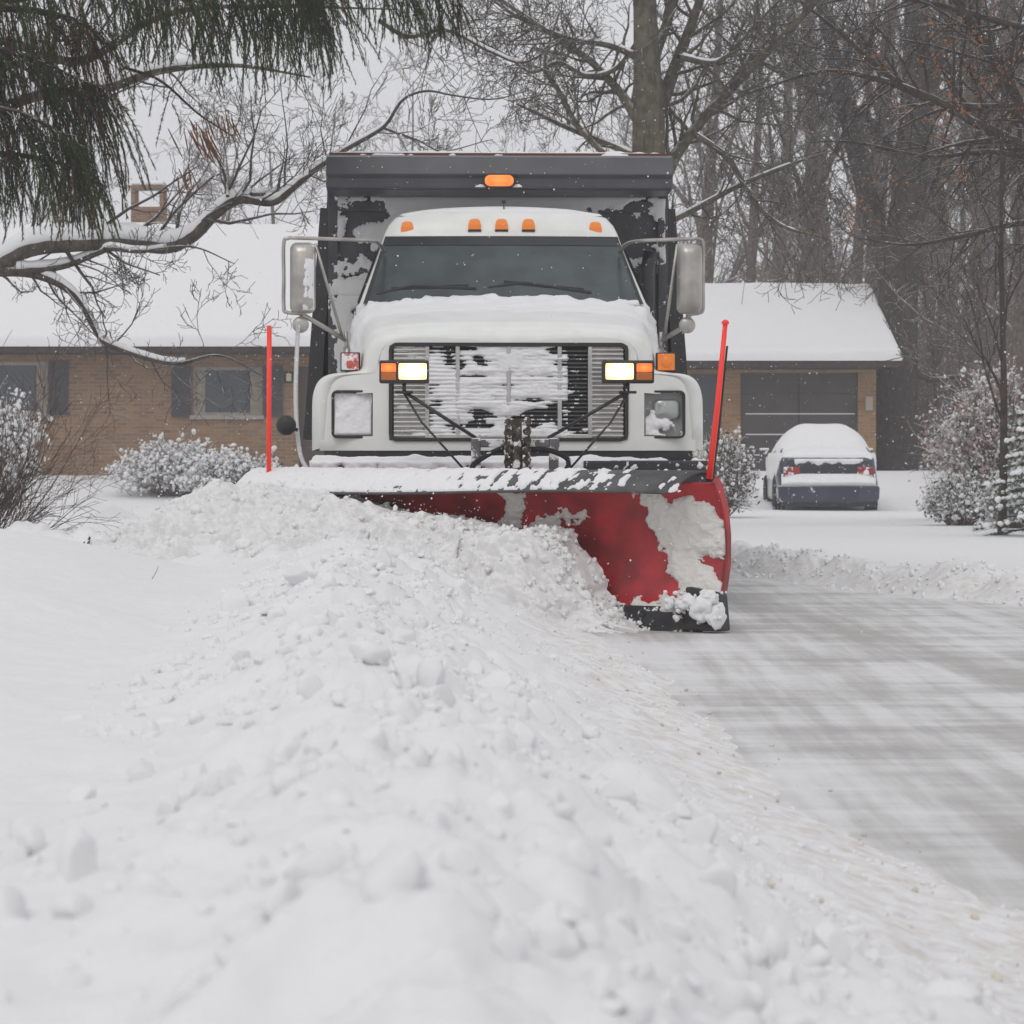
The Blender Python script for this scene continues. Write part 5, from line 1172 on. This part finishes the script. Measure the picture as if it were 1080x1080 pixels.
# --- young tree at the right edge
def sapling(name, label, px, py, Y, H, r, seed, m, kids=(12, 6, 4), lean=0, ang=(18, 38), snow=False, cat='tree', group=None):
    rnd = random.Random(seed); z = float(ground_h(np.array([WX(px, Y)]), np.array([Y]))[0])
    t = thing(name, label, cat, (WX(px, Y), Y, z-.05), 0, group); mb = MB()
    P = curve_pts([(0, 0, 0), (.02, 0, H*.3), (lean*.4, .05, H*.6), (lean, 0, H)], 16); rr = np.interp(np.linspace(0, 1, 16), [0, .1, 1], [r*1.25, r, r*.22]); mb.tube([tuple(p) for p in P], list(rr), 10, cap=False)
    mkobj('trunk', mb, m, t, smooth=True); c = MB(); 
    for k in range(kids[0]):
        tt = .32+.66*(k+rnd.random()*.6)/kids[0]; i = min(int(tt*15), 14); b = rnd.uniform(0, 2*pi); a = R(rnd.uniform(*ang)); d = Vector((cos(b)*sin(a), sin(b)*sin(a), cos(a)))
        grow(c, rnd, P[i], d, H*rnd.uniform(.22, .42)*(1.15-tt*.5), rr[i]*.5, 2, 4, kids=(5, 5, kids[1], kids[2]), trop=.06, wv=.10, minr=.004)
    mkobj('crown', c, m, t, smooth=True); return t
sapling('young_tree', 'slender young bare tree with upright branches near the right edge', 1057, 568, 31.5, 5.4, .05, 3, M_bark3)

# --- woods: a few tree kinds, copied
def forest_kind(seed, H, r, lean, m, fork=False, kids=(11, 6, 5, 4), lo=.25):
    rnd = random.Random(seed); tr_ = MB(); cr_ = MB()
    P = curve_pts([(0, 0, -.4), (lean*.1, 0, H*.25), (lean*.4, rnd.gauss(0, .2), H*.5), (lean*.75, rnd.gauss(0, .3), H*.75), (lean, 0, H)], 20)
    rr = np.interp(np.linspace(0, 1, 20), [0, .06, .5, 1], [r*1.35, r, r*.7, r*.15]); tr_.tube([tuple(p) for p in P], list(rr), 9, cap=False)
    for k in range(kids[0]):
        tt = lo+(1-lo)*(k+rnd.random()*.7)/kids[0]; i = min(int(tt*19), 18); b = rnd.uniform(0, 2*pi); a = R(rnd.uniform(25, 62)); d = Vector((cos(b)*sin(a), sin(b)*sin(a), cos(a)))
        grow(cr_, rnd, P[i], d, H*rnd.uniform(.18, .36)*(1.2-tt*.6), rr[i]*.5, 1, 4, kids=(5, kids[1], kids[2], kids[3]), trop=.05, wv=.13, minr=.009)
    a = mkobj('trunk', tr_, m, None, smooth=True); b = mkobj('crown', cr_, m, None, smooth=True); am, bm = a.data, b.data
    bpy.data.objects.remove(a); bpy.data.objects.remove(b); return am, bm
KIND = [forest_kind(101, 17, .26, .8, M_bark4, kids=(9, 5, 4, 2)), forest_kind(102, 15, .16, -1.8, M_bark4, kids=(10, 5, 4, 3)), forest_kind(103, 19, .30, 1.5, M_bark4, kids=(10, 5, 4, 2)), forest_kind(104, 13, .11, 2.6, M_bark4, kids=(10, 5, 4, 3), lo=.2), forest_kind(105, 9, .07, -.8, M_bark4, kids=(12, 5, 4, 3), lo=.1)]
def place(px, Y, k, sc, rz, label, group, name='bare_tree'):
    x = WX(px, Y); z = float(ground_h(np.array([x]), np.array([Y]))[0]); t = thing(name, label, 'tree', (x, Y, z-.1), rz, group); t.scale = (sc, sc, sc)
    for n_, me in zip(('trunk', 'crown'), KIND[k]):
        o = bpy.data.objects.new(n_, me); COL.objects.link(o); o.parent = t
ORD = ['first', 'second', 'third', 'fourth', 'fifth', 'sixth', 'seventh', 'eighth', 'ninth', 'tenth', 'eleventh', 'twelfth', 'thirteenth', 'fourteenth', 'fifteenth', 'sixteenth']
rnd = random.Random(55)
GR = [(716, 72, 3, 1.0), (738, 80, 0, .95), (762, 70, 4, 1.0), (790, 76, 1, 1.05), (812, 90, 2, .95), (835, 72, 3, 1.15), (857, 78, 0, 1.05), (880, 86, 2, 1.0), (902, 70, 1, 1.1), (918, 76, 0, 1.2)]
for i, (px, Y, k, s) in enumerate(GR):
    place(px, Y, k, s, rnd.uniform(0, 6.28), 'bare grey tree rising behind the garage roof, %s from the left of that row' % ORD[i], 'bare trees behind the garage')
RW = [(984, 76, 0, 1.05), (995, 62, 3, .9), (1003, 82, 2, 1.1), (1014, 66, 1, 1.0), (1026, 50, 4, 1.0), (1040, 76, 0, 1.1), (1060, 86, 2, 1.15), (1071, 54, 1, .9), (1083, 68, 0, 1.1), (1100, 58, 3, 1.1), (1120, 74, 2, 1.1)]
for i, (px, Y, k, s) in enumerate(RW):
    place(px, Y, k, s, rnd.uniform(0, 6.28), 'bare woodland tree right of the thick trunk by the garage, %s from that trunk' % ORD[i], 'bare woodland trees at the right')
LH = [(-40, 90, 0, .75), (28, 96, 1, .8), (95, 88, 4, 1.15), (185, 98, 3, .95), (240, 86, 4, 1.2), (300, 92, 0, .62), (352, 84, 4, 1.25), (405, 96, 3, 1.05), (465, 88, 4, 1.2), (520, 98, 1, .75), (575, 90, 4, 1.1), (630, 96, 3, 1.05)]
for i, (px, Y, k, s) in enumerate(LH):
    place(px, Y, k, s, rnd.uniform(0, 6.28), 'pale hazy bare tree beyond the house and truck, %s from the left' % ORD[i], 'hazy bare trees beyond the house')
# the far-off wood as one mass
def far_wood():
    rnd = random.Random(66); mb = MB()
    for k in range(860):
        rt = rnd.random() < .13; px = 1250-600*rnd.random()**1.3 if rt else rnd.uniform(-150, 700); Y = rnd.uniform(95, 160) if rt else rnd.uniform(115, 170); x = WX(px, Y); z = float(ground_h(np.array([x]), np.array([Y]))[0])
        H = rnd.uniform(5.5, 9)*(1+.8*max(0, min(1, (px-700)/300))); r = rnd.uniform(.05, .16); p = Vector((x, Y, z-.3)); l = rnd.gauss(0, .9)
        pts = [p+Vector((l*t*t, 0, H*t)) for t in (0, .3, .6, .85, 1)]; mb.tube(pts, [r, r*.8, r*.55, r*.3, .02], 4, cap=False)
        for j in range(18):
            t = rnd.uniform(.15, 1); q = p+Vector((l*t*t, 0, H*t)); d = Vector((rnd.gauss(0, 1), rnd.gauss(0, .6), rnd.uniform(.3, 1.4))).normalized(); L = H*.22*rnd.uniform(.5, 1.2)
            e = q+d*L*.5; f = q+d*L+Vector((0, 0, .1*L)); mb.tube([q, e, f], [.035, .025, .012], 3, cap=False)
            for h in range(5):
                q2 = q.lerp(f, rnd.uniform(.2, 1)); d2 = (d+wob(rnd, .7)).normalized(); mb.tube([q2, q2+d2*L*.25, q2+d2*L*.55+Vector((0, 0, .1))], [.02, .014, .01], 3, cap=False)
    return mb
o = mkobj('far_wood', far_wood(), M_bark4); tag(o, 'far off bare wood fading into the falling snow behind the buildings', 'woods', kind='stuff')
# undergrowth between the trunks on the right
def brush():
    rnd = random.Random(67); mb = MB()
    for k in range(300):
        Y = rnd.uniform(62, 96); px = rnd.uniform(925, 1130) if rnd.random() < .75 else rnd.uniform(700, 925)
        x = WX(px, Y); z = float(ground_h(np.array([x]), np.array([Y]))[0]); H = rnd.uniform(1.5, 5.5)
        for j in range(4):
            d = Vector((rnd.gauss(0, .3), rnd.gauss(0, .2), 1)).normalized(); p = Vector((x+rnd.gauss(0, .2), Y, z-.1)); pts = [p, p+d*H*.4+wob(rnd, .1), p+d*H*.75+wob(rnd, .2), p+d*H+wob(rnd, .3)]
            mb.tube(pts, [.022, .017, .012, .007], 3, cap=False)
            for h in range(9):
                i = rnd.randint(0, 2); q = pts[i].lerp(pts[i+1], rnd.random()); e = q+(d+wob(rnd, .7)).normalized()*H*.25; mb.tube([q, e], [.011, .007], 3, cap=False)
    return mb
o = mkobj('brushwood', brush(), mat('brushwood_bark', (.15, .11, .09), .9, var=.3, snow=(.45, 1.0))); tag(o, 'tangled leafless brushwood between the tree trunks', 'brushwood', kind='stuff')

# ------------------------------------------------------------------ shrubs
def shrub(name, label, px, Y, w, h, seed, nst, twig_m, snow_n, snow_r, leaf=None, cat='shrub', flat=1, tilt=0, up=.5, sz=None):
    rnd = random.Random(seed); x = WX(px, Y); z = float(ground_h(np.array([x]), np.array([Y]))[0]); t = thing(name, label, cat, (x, Y, z-.05))
    mb = MB(); tips = []
    for k in range(nst):
        a = rnd.uniform(0, 2*pi); rad = rnd.random()**.6; tgt = Vector((cos(a)*rad*w/2+tilt*w*.3, sin(a)*rad*w/2*.7, h*(1-rad**2*.55)*rnd.uniform(.75, 1.05)))
        p0 = Vector((cos(a)*w*.12*rad, sin(a)*w*.1*rad, 0)); mid = p0.lerp(tgt, .5)+Vector((0, 0, h*.12*up))+wob(rnd, .04*h)
        pts = curve_pts([p0, mid, tgt], 8); mb.tube([tuple(q) for q in pts], list(np.linspace(.016, .005, 8)), 4, cap=False)
        for j in range(11):
            i = rnd.randint(2, 6); q = Vector(pts[i]); d = (Vector(pts[i+1]-pts[i]).normalized()+wob(rnd, .55)).normalized(); L = h*rnd.uniform(.12, .3)
            e = q+d*L; mb.tube([q, q+d*L*.5+wob(rnd, .01), e], [.007, .005, .003], 3, cap=False); tips.append((e, d)); tips.append((q+d*L*.5, d))
            for g_ in range(2):
                q2 = q+d*L*rnd.random(); d2 = (d+wob(rnd, .7)).normalized(); mb.tube([q2, q2+d2*L*.5], [.004, .002], 3, cap=False); tips.append((q2+d2*L*.5, d2))
    mkobj('twigs', mb, twig_m, t)
    if snow_n:
        r = np.random.default_rng(seed); snow_n = int(snow_n*3.6); idx = r.integers(0, len(tips), snow_n); c = np.array([tips[i][0][:] for i in idx])+r.normal(0, .02, (snow_n, 3)); keepz = c[:, 2] > h*.06; c = c[keepz]
        V, Fq = lumps(c, snow_r*(.22+.75*r.random(len(c))**2.2), 2, r, (.5, 1.3), .5)
        tag(npmesh('snow', V, Fq, M_snowc, parent=t), kind='stuff')
    if leaf: mkobj('leaves', leaves(tips, leaf[1], leaf[2], rnd, .05, .06), leaf[0], t)
    return t
shrub('snowy_shrub', 'wide low snow laden shrub in front of the brick house wall', 190, 51, 2.9, 1.05, 1, 120, M_stwig, 1500, .045)
shrub('snowy_shrub', 'rounded snowy shrub behind the orange marker rod left of the truck', 250, 49.5, 2.2, .95, 2, 110, M_stwig, 1300, .045, leaf=(M_green, 700, .05))
shrub('snowy_shrub', 'small snowy shrub partly hidden by the left side of the truck', 308, 48.5, 1.3, .62, 3, 45, M_stwig, 420, .04)
shrub('snowy_shrub', 'snow dusted spiky shrub beside the garage door just right of the truck', 756, 41, 1.15, 1.30, 4, 90, M_stwig, 700, .030, leaf=(M_green, 800, .045))
shrub('snowy_shrub', 'round snowy evergreen shrub at the foot of the woods by the young tree', 1012, 36, .98, .72, 5, 90, M_stwig, 800, .032, leaf=(M_green, 900, .035))
shrub('snowy_shrub', 'dark snow capped shrub low at the right edge behind the young tree', 1074, 34.5, 1.0, .8, 6, 90, M_stwig, 700, .03, leaf=(M_green, 700, .035))
shrub('leafy_shrub', 'tall pinkish brown leafy shrub heaped with snow at the right edge', 1052, 39, 1.75, 2.15, 7, 130, M_stwig, 800, .034, leaf=(M_pink, 7000, .038))
shrub('evergreen_shrub', 'snow capped evergreen shrub before the left house window', 5, 47, 1.0, 2.0, 8, 34, M_stwig, 700, .05, leaf=(M_green, 700, .04))
# fir boughs at right edge
def fir(name, label, px, Y, H, w, seed):
    rnd = random.Random(seed); x = WX(px, Y); z = float(ground_h(np.array([x]), np.array([Y]))[0]); t = thing(name, label, 'fir tree', (x, Y, z-.05)); mb = MB(); mb.tube([(0, 0, 0), (0, 0, H)], [.05, .01], 8); mkobj('trunk', mb, M_bark3, t)
    gm = MB(); cs = []
    for k in range(46):
        zz = .12+H*.85*(k/46); L = w*(1-zz/H)*rnd.uniform(.75, 1.1); a = k*2.399; d = Vector((cos(a), sin(a), -.18)); p = Vector((0, 0, zz)); e = p+d*L
        gm.tube([p, e], [.012, .004], 4, cap=False); s = Vector((-sin(a), cos(a), 0))
        for j in range(26):
            f = .15+.85*rnd.random(); q = p.lerp(e, f); sg = rnd.choice((-1, 1)); q2 = q+s*sg*(1-f*.7)*L*.38+d*L*.12; 
            for h in range(9):
                c = q.lerp(q2, rnd.random()); v = wob(rnd, .02)+d*.03+Vector((0, 0, -.015)); gm.add([c+Vector((0, 0, .004)), c-Vector((0, 0, .004)), c+v*1.3], [(0, 1, 2)])
            gm.tube([q, q2], [.006, .003], 3, cap=False)
            if rnd.random() < .7: cs.append(q.lerp(q2, rnd.random())+Vector((0, 0, .015)))
    mkobj('boughs', gm, M_green, t); r = np.random.default_rng(seed); V, Fq = lumps(np.array([c[:] for c in cs]), .010+.022*r.random(len(cs)), 2, r, (.7, 1.4), .4); tag(npmesh('snow', V, Fq, M_snowc, parent=t), kind='stuff')
fir('young_fir', 'young fir with snow on its layered green boughs at the right edge', 1092, 31.0, 1.9, .85, 5)

# bare bush at the left edge
rnd = random.Random(88); Yb = 21.5; x = WX(-25, Yb); z = float(ground_h(np.array([x]), np.array([Yb]))[0])
t = thing('bare_bush', 'leafless thin twigged bush spreading from the left edge in front of the house', 'bush', (x, Yb, z-.1)); mb = MB()
for k in range(44):
    a = rnd.uniform(-.2, 1.25); d = Vector((sin(a)*.95, rnd.gauss(0, .25), cos(a)*.9+.15)); grow(mb, rnd, (rnd.gauss(0, .10), rnd.gauss(0, .1), 0), d, rnd.uniform(.6, 1.55), .007, 2, 4, kids=(4, 4, 5, 4), trop=-.01, wv=.08, minr=.0018, ang=(15, 40))
mkobj('twigs', mb, M_twig, t)
# dead weed poking from the bank
p = W(92, 572, 15.6); z = float(ground_h(np.array([p.x]), np.array([p.y]))[0]); t = thing('dead_weed', 'small dead brown weed poking out of the snow bank at the left', 'weed', (p.x, p.y, z-.02)); mb = MB(); lf = []
for k in range(4):
    e = Vector((rnd.gauss(0, .02), rnd.gauss(0, .02), .09+.05*rnd.random())); mb.tube([(0, 0, 0), e*.5+wob(rnd, .004), e], [.003, .0025, .002], 4); lf.append((e, None)); lf.append((e*.8, None))
mkobj('stems', mb, M_twig, t); mkobj('leaves', leaves(lf, 26, .014, rnd, .02, .008), mat('brown_weed', (.12, .07, .045), .9), t)
p = W(158, 620, 12.5); z = float(ground_h(np.array([p.x]), np.array([p.y]))[0]); mb = MB(); mb.tube([(p.x, p.y, z-.02), (p.x+.03, p.y, z+.03), (p.x+.04, p.y, z+.055)], [.002, .0015, .001], 4)
tag(mkobj('twig', mb, M_twig), 'single thin twig sticking up from the smooth snow at the left', 'twig')

# ------------------------------------------------------------------ falling snow, haze
r = np.random.default_rng(99); n = 7500; y = 9+36*r.random(n); x = (r.random(n)*2-1)*(.21*y+.6); z = .25+r.random(n)*(.2*y+1.0); m = z > ground_h(x, y)+.05; x, y, z = x[m], y[m], z[m]
V, Fq = lumps(np.stack([x, y, z], 1), .0012+.0022*r.random(len(x))**2+.00005*y, 1, r, (.6, 1.3), .3)
tag(npmesh('falling_snow', V, Fq, mat('snowflake', (.9, .9, .92), .8)), 'snowflakes falling through the air', 'snowfall', kind='stuff')
HAZE = .0021
m = bpy.data.materials.new('snowy_air'); m.use_nodes = True; nt = m.node_tree; nt.nodes.clear(); out = N(nt, 'ShaderNodeOutputMaterial'); pv = N(nt, 'ShaderNodeVolumePrincipled')
pv.inputs['Color'].default_value = (.93, .93, .95, 1); pv.inputs['Density'].default_value = HAZE; pv.inputs['Anisotropy'].default_value = .1; nt.links.new(pv.outputs[0], out.inputs['Volume'])
mb = MB(); mb.box(-430, 430, -35, 530, -2.0, 31); tag(mkobj('haze', mb, m), 'pale haze of falling snow', 'haze', kind='stuff')

# ------------------------------------------------------------------ light, sky, camera
w = bpy.data.worlds.new('World'); SC.world = w; w.use_nodes = True; nt = w.node_tree; nt.nodes.clear()
sky = N(nt, 'ShaderNodeTexSky', sky_type='NISHITA'); sky.sun_disc = False; EL, AZ = R(52), R(200)
sky.sun_elevation = EL; sky.sun_rotation = AZ; sky.dust_density = 4; sky.air_density = 1.0
hsv = N(nt, 'ShaderNodeHueSaturation'); hsv.inputs['Saturation'].default_value = .25; nt.links.new(sky.outputs[0], hsv.inputs['Color'])
cl = mixc(nt, .88, hsv.outputs[0], (7.6, 7.6, 7.85)); bg = N(nt, 'ShaderNodeBackground'); bg.inputs['Strength'].default_value = .1; nt.links.new(cl, bg.inputs['Color'])
wo = N(nt, 'ShaderNodeOutputWorld'); nt.links.new(bg.outputs[0], wo.inputs[0])
sl = bpy.data.lights.new('sun', 'SUN'); sl.energy = .65; sl.angle = R(30); sl.color = (1, .985, .96); so = bpy.data.objects.new('sun', sl); COL.objects.link(so)
sd = Vector((sin(AZ)*cos(EL), cos(AZ)*cos(EL), sin(EL))); so.rotation_euler = (-sd).to_track_quat('-Z', 'Y').to_euler(); so.location = sd*40
cam = bpy.data.cameras.new('camera'); co = bpy.data.objects.new('camera', cam); COL.objects.link(co); SC.camera = co
co.location = (0, 0, CH); co.rotation_euler = (R(90), 0, 0); cam.sensor_width = 36; cam.sensor_fit = 'HORIZONTAL'; cam.lens = F/1080*36; cam.shift_y = -(540-HZ)/1080
cam.clip_start = .05; cam.clip_end = 2000; cam.dof.use_dof = True; cam.dof.focus_distance = 15.6; cam.dof.aperture_fstop = 11
SC.view_settings.view_transform = 'Standard'; SC.view_settings.look = 'None'; SC.view_settings.exposure = 0; SC.view_settings.gamma = 1
SC.render.resolution_x = SC.render.resolution_y = 1024
try: SC.cycles.volume_bounces = 1; SC.cycles.max_bounces = 8; SC.cycles.diffuse_bounces = 3
except Exception: pass
